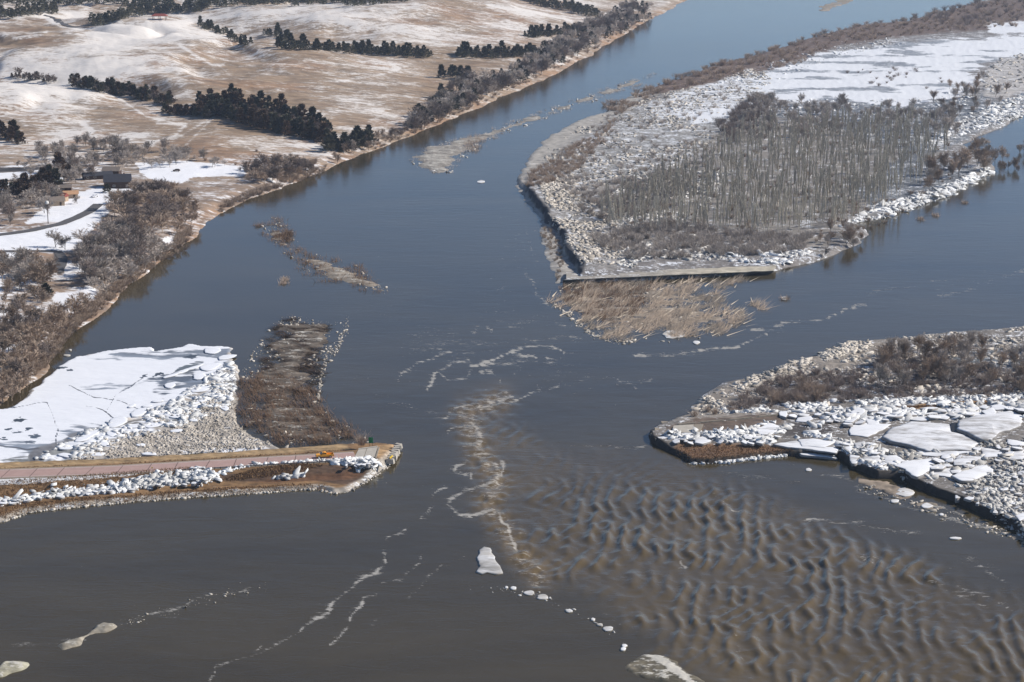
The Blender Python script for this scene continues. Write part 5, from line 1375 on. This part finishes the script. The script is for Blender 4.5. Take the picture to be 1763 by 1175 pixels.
# --- island: poplar grove, willow bands, flooded woods
gp = inpoly_px([(1030,372),(1120,335),(1200,290),(1260,252),(1330,232),(1450,225),(1600,222),(1640,262),(1605,300),(1570,335),(1500,372),(1440,395),(1350,410),(1250,405),(1150,405),(1040,405)], 1500)
gp = gp[np.argsort(-gp[:, 1])]
trees(gp[:285], (9, 18), 'slender pale poplar fronting the drowned grove', 'pale poplars of the island grove', kind='poplar', name='poplar_tree', cat='poplar tree', hf=h_isle, sx=.78)
L = place(gp[285:], h_isle)
L = L[fbm(L[:, 0], L[:, 1], 16, 2, 555) > .36]
mass('poplar_grove', 'poplar', L, [random.uniform(10, 20) for _ in L], 'dense stand of pale bare poplars filling the island grove', 'poplar grove', M['poplar'], thin=.75, sx=1.0)
wp = np.vstack([inpoly_px([(1270,215),(1290,185),(1330,178),(1440,190),(1560,190),(1640,200),(1650,240),(1500,240),(1330,245),(1260,262)], 150)])
trees(wp[:34], (7, 12), 'bare tree between the grove and snow field', 'bare trees behind the poplars', kind='slim', hf=h_isle, sx=1.2, var=[1], name='flooded_tree')
mass('grove_back_woods', 'slim', place(wp[34:], h_isle), [random.uniform(6, 10) for _ in wp[34:]], 'grey brown leafless woods behind the poplars', 'woods', M['twig'], thin=.35, sx=1.3)
trees(inpoly_px([(1590,320),(1620,280),(1700,262),(1720,290),(1660,310),(1600,335)], 30), (7, 12), 'bare tree in flood water beside the grove', 'flooded bare trees right of the grove', kind='slim', name='flooded_tree', hf=h_isle, sx=1.2)
trees(inpoly_px([(1400,430),(1420,405),(1490,392),(1480,420),(1420,445)], 14), (5, 9), 'reddish bare tree off the old grade end', 'bare trees at the grove corner', kind='slim', name='flooded_tree', hf=h_isle, sx=1.3)
trees(inpoly_px([(1600,180),(1640,150),(1690,130),(1740,150),(1720,190),(1640,210)], 30), (6, 10), 'bare tree between snow field and rubble strip', 'bare trees right of the snow field', kind='slim', name='flooded_tree', hf=h_isle, sx=1.3)
trees(inpoly_px([(1700,285),(1763,250),(1800,250),(1763,300),(1720,300)], 12), (4, 8), 'drowned bare tree out in the channel', 'drowned trees in the right channel', kind='slim', name='flooded_tree', hf=h_isle, sx=1.2)
q_ = inpoly_px([(1090,300),(1200,250),(1300,200),(1480,200),(1650,210),(1700,270),(1600,340),(1480,405),(1350,430),(1150,420),(1040,400),(1020,350)], 380)
mass('grove_undergrowth', 'bush', place(q_, h_isle), [random.uniform(1.8, 4) for _ in q_], 'brown undergrowth between and around the poplars', 'undergrowth', M['twig_red'], thin=.35, sx=1.5)
q_ = inpoly_px([(1000,300),(1090,290),(1180,260),(1240,215),(1260,190),(1290,170),(1280,240),(1180,300),(1100,350),(1020,360),(960,330)], 130)
q_ = np.vstack([q_, inpoly_px([(950,265),(1010,215),(1100,180),(1200,152),(1280,150),(1240,215),(1180,270),(1060,300),(960,330),(925,310)], 130)])
mass('island_scrub', 'bush', place(q_, h_isle), [random.uniform(1.8, 4.5) for _ in q_], 'thin bare scrub scattered over the ice west of the grove', 'scrub', M['twig'], thin=.35, sx=1.5)
wb = inpoly_px(BRN, 700)
L = place(wb, h_isle)
mass('willow_thicket', 'bush', L, [random.uniform(3, 6.5) for _ in L], 'reddish brown willow thicket along the north shore of the island', 'thicket', M['twig_red'], thin=.45, sx=1.5)
mass('upper_thicket', 'bush', place(inpoly_px([(1560,30),(1700,-5),(1900,-50),(1900,30),(1763,36),(1640,48)], 120), h_isle), [random.uniform(6, 9) for _ in range(120)], 'taller brown thicket at the top right corner of the island', 'thicket', M['twig_dark'], thin=.6, sx=1.2)
for nm, poly, n, h_, lb, mt in (('grey_thicket', [(1010,420),(1060,400),(1150,385),(1250,405),(1400,412),(1380,440),(1250,446),(1080,452),(1060,440)], 380, (3, 5.5), 'grey brown thicket in front of the poplar grove', 'twig'),
        ('grey_thicket', [(990,345),(1060,320),(1150,300),(1200,290),(1180,340),(1120,372),(1050,390),(1000,372)], 240, (2.5, 4.5), 'loose grey thicket at the west side of the grove', 'twig'),
        ('shore_thicket', [(915,300),(960,270),(1020,235),(1060,205),(1050,240),(1000,290),(950,320),(905,335)], 260, (2.2, 4), 'brown brush on the muddy north west shore of the island', 'twig_red'),
        ('shore_thicket', [(935,385),(960,405),(972,450),(960,480),(950,440),(930,400)], 70, (1.2, 2.2), 'low tan brush on the ledge under the island cliff', 'reed'),
        ('scrub_patch', [(1230,215),(1290,175),(1330,170),(1310,220),(1260,250)], 90, (5, 8), 'dense dark brush at the north west corner of the grove', 'twig_dark'),
        ('scrub_patch', [(1430,120),(1560,120),(1640,130),(1600,165),(1500,150)], 26, (2, 4), 'scattered scrub poking through the snow field', 'twig_dark')):
    pp = inpoly_px(poly, n)
    mass(nm, 'bush', place(pp, h_isle), [random.uniform(*h_) for _ in pp], lb, 'thicket', M[mt], thin=.5, sx=1.3)

# --- right bank brush and trees
trees(inpoly_px([(1500,660),(1520,620),(1560,600),(1620,590),(1640,640),(1600,670),(1540,680)], 34), (5, 9), 'grey brown bare tree in the right bank cluster', 'bare trees of the right bank cluster', kind='slim', hf=h_pen, sx=1.2)
trees(inpoly_px([(1560,665),(1600,600),(1763,590),(1900,590),(1900,680),(1763,680)], 44), (5, 9), 'bare tree on the flooded bank edge', 'bare trees at the right edge', kind='slim', hf=h_pen, sx=1.2)
trees(np.array([[1665, 622.0]]), (7, 7), 'upright dark trunked bare tree standing apart on the right bank', None, kind='slim', hf=h_pen)
trees(inpoly_px([(1310,695),(1330,670),(1400,660),(1430,672),(1400,695),(1350,705)], 26), (3, 5.5), 'dark spreading shrub near the right bank tip', 'dark shrubs on the right bank tip', kind='bush', name='willow_bush', cat='shrub', var=[2, 0], hf=h_pen, sx=1.3)
trees(np.array([[1195, 722.0], [1230, 716], [1218, 708], [1262, 712]]), (2, 3.2), 'low reddish shrub on the outermost tip by the severed slab', 'shrubs by the severed slab', kind='bush', name='willow_bush', cat='shrub', var=[0], hf=h_pen, sx=1.2)
pp = inpoly_px([(1240,712),(1300,668),(1340,650),(1450,640),(1560,610),(1763,640),(1900,640),(1900,688),(1763,684),(1500,690),(1400,698)], 620)
mass('bank_brush', 'bush', place(pp, h_pen), [random.uniform(1.5, 3.4) for _ in pp], 'dark tangled brush behind the grass strip on the right bank', 'brush', M['twig_dark'], thin=.5, sx=1.4)
pp = inpoly_px([(1480,620),(1560,600),(1700,590),(1900,590),(1900,650),(1600,660)], 160)
mass('bank_brush', 'bush', place(pp, h_pen), [random.uniform(2, 4) for _ in pp], 'lighter brush around the right bank trees', 'brush', M['twig'], thin=.5, sx=1.3)

# --- drowned brush: low scrub and flattened reeds as countless stems
def stems(name, pts, L, w_, lean, zb, mat, label, cat, jit=.35, up=.5):
    n = len(pts)
    a = lean + rng.normal(0, jit, n); l = L[0] + (L[1] - L[0]) * rng.random(n)
    u = up * rng.random(n)
    p0 = np.column_stack([pts, np.full(n, zb)])
    d = np.column_stack([np.cos(a), np.sin(a), u]) * l[:, None]
    s_ = np.column_stack([-np.sin(a), np.cos(a), rng.random(n) * .8]) * (w_ * (.5 + rng.random(n)))[:, None]
    V = np.stack([p0 - s_, p0 + s_, p0 + d], 1).reshape(-1, 3)
    o = mesh_np(name, V, np.arange(3 * n).reshape(-1, 3), mat)
    tag(o, label, cat, kind='stuff'); return o
def clump_pts(poly, nc, per, spread, z=0):
    c = pts_in(W(poly, z), nc); return np.repeat(c, per, 0) + rng.normal(0, spread, (nc * per, 2))
stems('flattened_reeds', clump_pts(REEDS, 95, 30, 1.2), (4.0, 12.0), .10, R(58), .15, M['reed'], 'tan reeds flattened by the current below the old road grade', 'reeds', .3, .4)
stems('flattened_reeds', clump_pts(REEDS, 150, 26, 1.4), (2.5, 8.0), .10, R(62), .1, M['reed_grey'], 'grey brown reeds combed over by the current below the old road grade', 'reeds', .2, .4)
stems('flattened_reeds', clump_pts([(960,500),(1000,492),(1120,490),(1100,540),(1040,560),(980,530)], 120, 30, 1.3), (1.5, 4.0), .08, R(75), .15, M['brushm'], 'darker brush at the west end of the reed flat', 'reeds', .5, 1.0)
stems('fallen_stems', clump_pts(REEDS, 90, 2, 3), (6.0, 14.0), .22, R(60), .25, M['reed_pale'], 'pale fallen stems lying across the reed flat', 'stems', .25, .12)
A1 = [(412,720),(410,650),(440,640),(520,660),(552,690),(560,705),(620,750),(590,765),(490,770),(470,758),(430,745)]
stems('drowned_scrub', clump_pts(A1, 420, 26, 1.3), (.8, 3.2), .07, R(150), .2, M['brushm'], 'brown scrub drowned between the ice and the channel', 'scrub', .7, 1.1)
stems('drowned_scrub', clump_pts([(466,585),(480,550),(510,545),(530,560),(575,560),(560,600),(560,640),(550,680),(500,650),(450,640)], 240, 26, 1.2), (1.2, 5.0), .06, R(172), .1, M['brushm'], 'combed brown scrub at the upper end of the mud flat', 'scrub', .25, .5)
stems('drowned_scrub', clump_pts(BRUSHB, 90, 30, 1.6), (.8, 2.8), .08, R(120), .1, M['brushm'], 'low brush growing on the thin bar in the open water', 'scrub', .8, 1.2)
stems('drowned_scrub', clump_pts([(468,415),(470,400),(505,402),(505,415)], 14, 60, 1.2), (1.0, 2.6), .1, R(90), .2, M['brushm'], 'round rusty bush clump on the thin bar', 'scrub', 1.2, 1.4)
stems('drowned_scrub', clump_pts(BARN, 150, 18, 1.5), (.8, 2.6), .08, R(100), .1, M['twig'], 'low grey scrub on the long slush bar upstream', 'scrub', .8, 1.2)
stems('drowned_scrub', clump_pts([(790,250),(795,236),(830,236),(840,250),(815,262)], 24, 30, 1.5), (1.2, 3.2), .09, R(100), .2, M['twig_red'], 'reddish scrub clump at the head of the slush bar', 'scrub', .8, 1.3)
for k, (cx, cy) in enumerate(((1350,515),(490,482),(486,490),(1190,470),(1700,245),(1730,268),(1660,350),(1610,372),(1585,378))):
    stems('drowned_tuft', clump_pts(blob(cx, cy, 5, 2), 5, 30, .8), (.8, 2.2), .09, R(90), .1, M['twig_red'], ('brown tuft standing alone in the right channel','small dark tuft in the left open water, upper one','small dark tuft in the left open water, lower one','tuft of dead reeds on the old road grade','drowned tuft beyond the grove, upper one','drowned tuft beyond the grove, right one','drowned tuft off the east shore, right one','drowned tuft off the east shore, middle one','drowned tuft off the east shore, left one')[k], 'tuft', 1.2, 1.3)
# tall grass on the causeway and right bank
def grass(poly, n, hf, L, label, z=1.5):
    q = pts_in(W(poly, z), n); zz = hf(q[:, 0], q[:, 1])
    a = rng.normal(R(200), .9, n); l = L[0] + (L[1] - L[0]) * rng.random(n)
    p0 = np.column_stack([q, zz - .05]); d = np.column_stack([np.cos(a) * .5, np.sin(a) * .5, np.ones(n)]) * l[:, None]
    s_ = np.column_stack([rng.normal(0, 1, n), rng.normal(0, .6, n), np.zeros(n)]) * .09
    V = np.stack([p0 - s_, p0 + s_, p0 + d], 1).reshape(-1, 3)
    o = mesh_np('dead_grass', V, np.arange(3 * n).reshape(-1, 3), M['grass']); tag(o, label, 'grass', kind='stuff')
grass([(-20,870),(92,858),(204,850),(306,842),(372,836),(500,830),(560,832),(560,840),(409,848),(289,856),(153,868),(0,888)], 9000, h_emb, (.25, .8), 'brown dead grass along the water side of the causeway')
grass([(-20,836),(100,830),(250,818),(330,812),(330,820),(220,834),(120,842),(-20,856)], 5000, h_emb, (.25, .8), 'brown dead grass between the road and the ice ridge')
grass([(-20,798),(200,790),(400,778),(600,766),(600,771),(400,784),(200,797),(-20,806)], 4000, h_emb, (.2, .6), 'tan roadside grass on the far side of the causeway', 2.5)
grass([(375,826),(440,814),(520,806),(560,808),(500,818),(400,826)], 3500, h_emb, (.25, .7), 'brown grass below the guardrail')
grass([(1160,772),(1180,766),(1250,768),(1350,770),(1370,780),(1300,788),(1220,797),(1185,794)], 5000, h_pen, (.2, .7), 'brown flattened grass on the tip of the right bank')
grass([(1455,706),(1600,697),(1740,688),(1740,692),(1600,702),(1470,708)], 3500, h_pen, (.3, .9), 'golden grass strip across the right bank ice', 2.0)

# ------------------------------------------------------------------ severed road on the right bank
sv = empty('severed_road'); tag(sv, 'broken concrete road end with tan edge ridge on the right bank tip', 'broken road')
quad_px('road_slab', [(1156,744.5),(1160,733),(1194.5,731),(1193.5,745)], 2.75, .5, M['concrete'], sv)
quad_px('road_slab', [(1194,745.2),(1195.2,731),(1211,730.5),(1204,745.8)], 2.7, .5, M['concrete_dirty'], sv)
quad_px('slab_joint', [(1193.7,745.2),(1194.8,730.8),(1195.3,730.8),(1194.3,745.2)], 2.78, .3, M['tar'], sv)
el = W([(1163,731),(1200,727.5),(1250,723),(1300,718),(1345,713)], 2.7)
for i in range(len(el) - 1):
    a, b = el[i], el[i + 1]; c = (a + b) / 2; d = b - a
    m_ = MB(); m_.box((c[0], c[1], 2.5), (np.linalg.norm(d) + .1, .9, .7), math.atan2(d[1], d[0]), .7)
    m_.build('edge_ridge', M['concrete_dirty'], sv)
for (px_, py_, w_, d_, h_, rz, tx) in ((1147,738,4,3.2,.6,.3,.2),(1137,746,4.4,4.4,.6,.1,.5),(1126,750,2.6,2,.7,.8,.5),(1150,728,5,2,.5,.1,.1),(1133,757,2.6,2,1.6,.2,.1),(1142,751,3.2,2.4,.6,.4,-.4)):
    p_ = W([(px_, py_)], 1.3)[0]; m_ = MB(); m_.box((0, 0, 0), (w_, d_, h_), 0, .95)
    o = m_.build('broken_slab', M['concrete_dirty'], sv); o.location = (p_[0], p_[1], 1.2); o.rotation_euler = (tx, tx * .5, rz)
bg_ = empty('black_gap_plate'); tag(bg_, 'black plate painted as the shade of a square opening between the two largest ice slabs', 'ice gap')
M['void'] = plain('painted_gap_shade', (0.02, 0.018, 0.016), .5)
quad_px('gap_shade_plate', C6([(1020,400),(1088,400),(1090,500),(1030,490)]), 2.55, .8, M['void'], bg_)  # solid plate whose black colour stands in for the shade inside the gap

# ------------------------------------------------------------------ guardrail, delineators, sign, truck
M['steel'] = plain('galvanised_steel', (0.30, 0.29, 0.28), .5, .15, metal=.6)
M['wood'] = plain('dark_wood', (0.09, 0.065, 0.05), .9)
M['green'] = plain('green_sign_back', (0.02, 0.22, 0.08), .5, .05)
M['yellow'] = plain('yellow_marker', (0.75, 0.5, 0.03), .6, .05)
M['orange'] = plain('orange_truck_paint', (0.92, 0.40, 0.02), .35, .06, spec=.5)
M['black'] = plain('black_rubber', (0.02, 0.02, 0.02), .7)
M['glass'] = plain('dark_glass', (0.015, 0.02, 0.025), .12, 0, spec=.6)
M['chrome'] = plain('pale_metal', (0.6, 0.6, 0.6), .35, .05, metal=.7)
M['amber'] = plain('amber_lens', (0.9, 0.35, 0.02), .3, 0)
M['redlens'] = plain('red_lens', (0.5, 0.02, 0.02), .3, 0)
gr = empty('guardrail'); tag(gr, 'low steel guardrail on posts along the near side of the highway', 'guardrail')
t0 = TL - 58
xs = []
t = t0
while t < TL + .5:
    x, y, a, _ = along(road_line, min(t, TL)); nx, ny = math.sin(a), -math.cos(a)
    xs.append((x + nx * 5.5, y + ny * 5.5, a)); t += 1.9
for (x, y, a) in xs:
    m_ = MB(); m_.box((x, y, 3.15), (.18, .2, 1.2), a); m_.build('post', M['wood'], gr)
for (x, y, a), (x2, y2, a2) in zip(xs[:-1], xs[1:]):
    m_ = MB(); L_ = math.hypot(x2 - x, y2 - y); an = math.atan2(y2 - y, x2 - x)
    m_.box(((x + x2) / 2, (y + y2) / 2 + .13, 3.62), (L_, .06, .14), an); m_.box(((x + x2) / 2, (y + y2) / 2 + .16, 3.5), (L_, .05, .1), an); m_.box(((x + x2) / 2, (y + y2) / 2 + .13, 3.38), (L_, .06, .14), an)
    m_.build('rail_beam', M['steel'], gr)
sg = empty('road_sign'); tag(sg, 'green rectangular road sign at the far side of the approach slab', 'road sign')
p_ = W([(638.5, 766)], 2.9)[0]
m_ = MB(); m_.box((p_[0], p_[1], 4.5), (1.5, .06, 2.0), R(-8)); m_.build('sign_board', M['green'], sg)
for s_ in (-.5, .5):
    m_ = MB(); m_.box((p_[0] + s_, p_[1] + .08, 3.0), (.1, .08, 3.2)); m_.build('sign_post', M['wood'], sg)
def marker(px_, py_, z, h, mat, lb, name='road_marker'):
    o = empty(name); p_ = W([(px_, py_)], z)[0]
    m_ = MB(); m_.box((p_[0], p_[1], z + h / 2), (.08, .08, h)); m_.build('post', M['chrome'], o)
    m_ = MB(); m_.box((p_[0], p_[1] - .05, z + h - .05), (.42, .05, .42), 0); m_.build('reflector_plate', M[mat], o)
    tag(o, lb, 'road marker'); return o
marker(262, 811, 2.9, 1.1, 'yellow', 'yellow road marker on the near shoulder of the red road')
marker(580, 789.5, 3.0, .9, 'chrome', 'white delineator post between the truck and the approach slab')
bar_ = empty('road_barricade'); tag(bar_, 'yellow barrier lying over the broken tip of the causeway', 'barricade')
p_ = W([(673.5, 789)], 2.2)[0]
m_ = MB(); m_.box((p_[0], p_[1], 2.6), (.35, 3.0, .3), R(-15)); m_.build('barrier_board', M['yellow'], bar_)
m_ = MB(); m_.box((p_[0], p_[1] + .9, 2.2), (.6, .12, .8)); m_.box((p_[0], p_[1] - .9, 2.2), (.6, .12, .8)); m_.build('barrier_leg', M['yellow'], bar_)

def truck():
    r_ = empty('pickup_truck'); tag(r_, 'orange pickup truck with a roof light bar parked on the red road', 'pickup truck')
    b = MB()   # front faces -x
    prof = [(-2.85, .55), (-2.9, .95), (-2.75, 1.12), (-1.45, 1.22), (-1.35, 1.25), (.55, 1.25), (.62, 1.25), (.62, .62)]
    b.prism([(-2.85, .5), (-2.9, .92), (-2.78, 1.1), (-1.4, 1.24), (.62, 1.24), (.62, .5)], -.95, .95)
    b.build('body', M['orange'], r_)
    b = MB(); b.box((1.78, 0, .66), (2.3, 1.9, .3)); b.box((1.78, .91, 1.0), (2.3, .08, .5)); b.box((1.78, -.91, 1.0), (2.3, .08, .5)); b.box((2.89, 0, 1.0), (.08, 1.74, .5)); b.box((.7, 0, 1.0), (.08, 1.74, .5))
    b.build('cargo_bed', M['orange'], r_)
    b = MB(); b.prism([(-1.38, 1.243), (-.75, 1.78), (-.6, 1.82), (.4, 1.82), (.5, 1.78), (.6, 1.243)], -.82, .82)
    b.build('cab', M['orange'], r_)
    b = MB(); b.prism([(-1.36, 1.29), (-.80, 1.75), (-.83, 1.77), (-1.42, 1.30)], -.72, .72); b.build('windshield', M['glass'], r_)
    for s_ in (-1, 1):
        b = MB(); b.prism([(-1.1, 1.3), (-.68, 1.7), (-.2, 1.7), (-.2, 1.3)], s_ * .83 - .012, s_ * .83 + .012); b.prism([(-.1, 1.3), (-.1, 1.7), (.32, 1.7), (.45, 1.3)], s_ * .83 - .012, s_ * .83 + .012); b.build('side_window', M['glass'], r_)
        b = MB(); b.box((-2.88, s_ * .72, .88), (.08, .3, .2)); b.build('headlight', M['chrome'], r_)
        b = MB(); b.box((2.94, s_ * .85, .98), (.04, .14, .35)); b.build('tail_light', M['redlens'], r_)
        b = MB(); b.box((-1.15, s_ * 1.0, 1.35), (.12, .22, .2)); b.build('wing_mirror', M['black'], r_)
        for x in (-1.85, 1.75):
            b = MB(); b.cyl_y((x, s_ * .86, .4), .4, .26); w_ = b.build('wheel', M['black'], r_)
            b = MB(); b.cyl_y((x, s_ * .995, .4), .22, .03); b.build('rim', M['chrome'], w_)
    b = MB(); b.box((-2.94, 0, .55), (.14, 1.8, .24)); b.build('front_bumper', M['chrome'], r_)
    b = MB(); b.box((2.98, 0, .55), (.12, 1.8, .2)); b.build('rear_bumper', M['black'], r_)
    b = MB(); b.box((-2.89, 0, .86), (.06, 1.0, .26)); b.build('grille', M['black'], r_)
    b = MB(); b.box((-.2, 0, 1.90), (.3, 1.2, .14)); b.build('light_bar', M['amber'], r_)
    return r_
tk = truck()
p_ = W([(559, 787.6)], 3.15)[0]
tk.location = (p_[0], p_[1], RDz + .01); tk.rotation_euler = (0, 0, along(road_line, TL - 10)[2])

# bush by the sign
put('bush', 'willow_bush', (*W([(622, 766)], 2.0)[0], 1.8), 5.2, 'reddish leafless bush beside the green sign', 'shrub', None, [0], 1.1)

# ------------------------------------------------------------------ park roads and buildings
def terrain_line(px_line, z0=45):
    L = np.array(px_line, float); q = raymarch(L[:, 0], L[:, 1], h_hill, z0); return q
def hroad(name, px_line, hw, mat, label, cat='road'):
    q = terrain_line(px_line)
    o = strip(name, q[:, :2], hw, 0, mat, zfun=h_hill, lift=.12, step=3.0); tag(o, label, cat, kind='structure'); return o
hroad('park_road', [(-200,415),(0,405),(50,398),(100,388),(130,377),(152,366),(170,352)], 3.0, M['asphalt'], 'dark park road curving through the snowy lawn')
hroad('park_drive', [(-200,438),(0,434),(60,433),(100,434),(108,445),(106,458),(98,470)], 2.4, M['asphalt'], 'wet camp road bending down between the pads')
hroad('hill_drive', [(76,27),(88,30),(100,37),(112,44),(125,47),(150,47)], 3.6, M['asphalt'], 'curved grey drive crossing the snowy hilltop')
def house(px_, py_, sx_, sy_, hw_, hr_, rz, wallm, roofm, label, name='house', chim=False, cat='house', doors=1):
    q = raymarch([px_], [py_], h_hill)[0]
    r_ = empty(name, (q[0], q[1], q[2] - .1), rz); tag(r_, label, cat)
    b = MB(); b.box((0, 0, hw_ / 2), (sx_, sy_, hw_)); w_ = b.build('wall', wallm, r_)
    e = .5
    b = MB()
    b.add([(-sx_ / 2 - e, -sy_ / 2 - e, hw_ - .1), (sx_ / 2 + e, -sy_ / 2 - e, hw_ - .1), (sx_ / 2 + e, sy_ / 2 + e, hw_ - .1), (-sx_ / 2 - e, sy_ / 2 + e, hw_ - .1), (-sx_ / 2 - e, 0, hw_ + hr_), (sx_ / 2 + e, 0, hw_ + hr_)],
          [(0, 1, 5, 4), (2, 3, 4, 5), (0, 4, 3), (1, 2, 5), (0, 3, 2, 1)])
    rf = b.build('roof', roofm, r_)
    if chim:
        b = MB(); b.box((sx_ * .25, sy_ * .15, hw_ + hr_ * .9), (.8, .8, 1.4)); b.build('chimney', M['brick'], rf)
    n = max(2, int(sx_ / 3.5))
    for k in range(n):
        x = (k + .5) / n * sx_ - sx_ / 2
        if k == n // 2 and doors:
            b = MB(); b.box((x, -sy_ / 2 - .03, 1.1), (1.1, .08, 2.2)); b.build('door', M['wood'], r_)
        else:
            b = MB(); b.box((x, -sy_ / 2 - .03, 1.7), (1.4, .08, 1.1)); f_ = b.build('window', M['whitewood'], r_)
            b = MB(); b.box((x, -sy_ / 2 - .08, 1.7), (1.15, .04, .85)); b.build('pane', M['glass'], f_)
    return r_
M['brick'] = plain('brick_red', (0.30, 0.12, 0.08), .9)
M['whitewood'] = plain('white_frame', (0.7, 0.68, 0.64), .7)
M['tanwall'] = plain('tan_wall', (0.48, 0.36, 0.25), .85)
M['brownwall'] = plain('dark_log_wall', (0.07, 0.045, 0.035), .9)
M['redroof'] = plain('red_roof', (0.26, 0.07, 0.05), .8)
M['tanroof'] = plain('orange_tan_roof', (0.55, 0.32, 0.18), .8)
M['greyroof'] = plain('grey_brown_roof', (0.22, 0.18, 0.15), .85)
M['darkroof'] = plain('dark_slate_roof', (0.045, 0.045, 0.055), .75)
M['snowroof'] = plain('snow_covered_roof', (0.78, 0.79, 0.82), .8, .05)
house(96, 354, 9, 7, 2.8, 2.2, R(20), M['tanwall'], M['greyroof'], 'tan house with a grey brown roof by the left cedars')
house(106, 347, 6, 5, 3.0, 2.0, R(-20), M['tanwall'], M['redroof'], 'small house with a dark red roof between two tan ones')
house(122, 341, 8, 5, 2.6, 1.6, R(12), M['tanwall'], M['tanroof'], 'low house with an orange tan roof on the snowy yard')
house(114, 330, 6, 4, 2.4, 1.5, R(5), M['brownwall'], M['greyroof'], 'brown shed behind the orange roofed house', 'shed', cat='shed')
house(168, 309, 17, 6, 2.6, 1.8, R(24), M['brownwall'], M['darkroof'], 'long low dark building left of the lodge', 'long_building', cat='building')
house(193, 302, 10, 7, 3.2, 2.2, R(-4), M['brownwall'], M['greyroof'], 'brown roofed building behind the dark lodge', 'lodge_annex', cat='building')
house(203, 323, 15, 11, 4.0, 3.8, R(8), M['brownwall'], M['darkroof'], 'large dark lodge with a steep roof near the river bend', 'lodge', True, cat='lodge')
house(98, 318, 6, 5, 2.4, 1.6, R(0), M['brownwall'], M['snowroof'], 'small cabin with a white snowy roof among the cedars', 'cabin', cat='cabin')
q = raymarch([275], [35], h_hill)[0]
sh = empty('picnic_shelter', (q[0], q[1], q[2])); tag(sh, 'open picnic shelter with a red roof on the snowy ridge', 'shelter')
b = MB(); b.add([(-8, -5, 4), (8, -5, 4), (8, 5, 4), (-8, 5, 4), (-5, 0, 6.2), (5, 0, 6.2)], [(0, 1, 5, 4), (1, 2, 5), (2, 3, 4, 5), (3, 0, 4), (0, 3, 2, 1)]); b.build('roof', M['redroof'], sh)
for sx_ in (-6.5, 0, 6.5):
    for sy_ in (-4, 4):
        b = MB(); b.box((sx_, sy_, 1.9), (.4, .4, 4.2)); b.build('post', M['brownwall'], sh)
b = MB(); b.box((0, 0, .8), (6, 1.6, .2)); b.box((0, 0, .4), (3, .3, .7)); b.build('picnic_table', M['chrome'], sh)
q = raymarch([83], [386], h_hill)[0]
lp = empty('globe_lamp', tuple(q)); tag(lp, 'tall lamp post with a round white head beside the tan house', 'lamp post')
b = MB(); b.tube((0, 0, 0), (0, 0, 10.5), .22, .16, 8); b.build('pole', M['brownwall'], lp)
b = MB()
for k in range(4):
    a0 = -math.pi / 2 + k * math.pi / 4; a1 = a0 + math.pi / 4
    b.tube((0, 0, 11.3 + 1.0 * math.sin(a0)), (0, 0, 11.3 + 1.0 * math.sin(a1)), max(.05, math.cos(a0)), max(.05, math.cos(a1)), 12)
b.build('globe', M['whitewood'], lp, True)
# parked white truck like van at the lodge
def small_car(px_, py_, mat, rz, label):
    q = raymarch([px_], [py_], h_hill)[0]
    r_ = empty('parked_car', (q[0], q[1], q[2] + .1), rz); tag(r_, label, 'car')
    b = MB(); b.prism([(-2.2, .35), (-2.25, .8), (-1.2, .95), (-.6, 1.4), (1.2, 1.42), (1.9, .98), (2.2, .9), (2.2, .35)], -.85, .85); b.build('body', mat, r_)
    for s_ in (-1, 1):
        b = MB(); b.prism([(-.95, .98), (-.5, 1.33), (1.1, 1.33), (1.6, .98)], s_ * .86 - .01, s_ * .86 + .01); b.build('window', M['glass'], r_)
        for x in (-1.4, 1.35):
            b = MB(); b.cyl_y((x, s_ * .8, .33), .33, .2); b.build('wheel', M['black'], r_)
small_car(304, 296, M['brownwall'], R(10), 'dark car parked on the snowy flat below the front hill')
small_car(163, 340, M['snowroof'], R(60), 'white vehicle parked beside the blue shadowed snow')

# ------------------------------------------------------------------ haze
def haze():
    m = bpy.data.materials.new('thin_air'); m.use_nodes = True; nt = m.node_tree
    nt.nodes.remove(nt.nodes['Principled BSDF'])
    v = nt.nodes.new('ShaderNodeVolumePrincipled'); v.inputs['Color'].default_value = (0.62, 0.76, 1.0, 1); v.inputs['Density'].default_value = HAZE
    v.inputs['Anisotropy'].default_value = 0.2
    nt.links.new(v.outputs[0], nt.nodes['Material Output'].inputs['Volume'])
    b = MB(); b.box((0, 0, 0), (70000, 90000, 226)); o = b.build('haze', m)
    o.location = (0, 36000, 109)
    tag(o, 'thin bluish air between the aircraft and the far hills', 'haze', kind='stuff')
HAZE = 0.00005
haze()
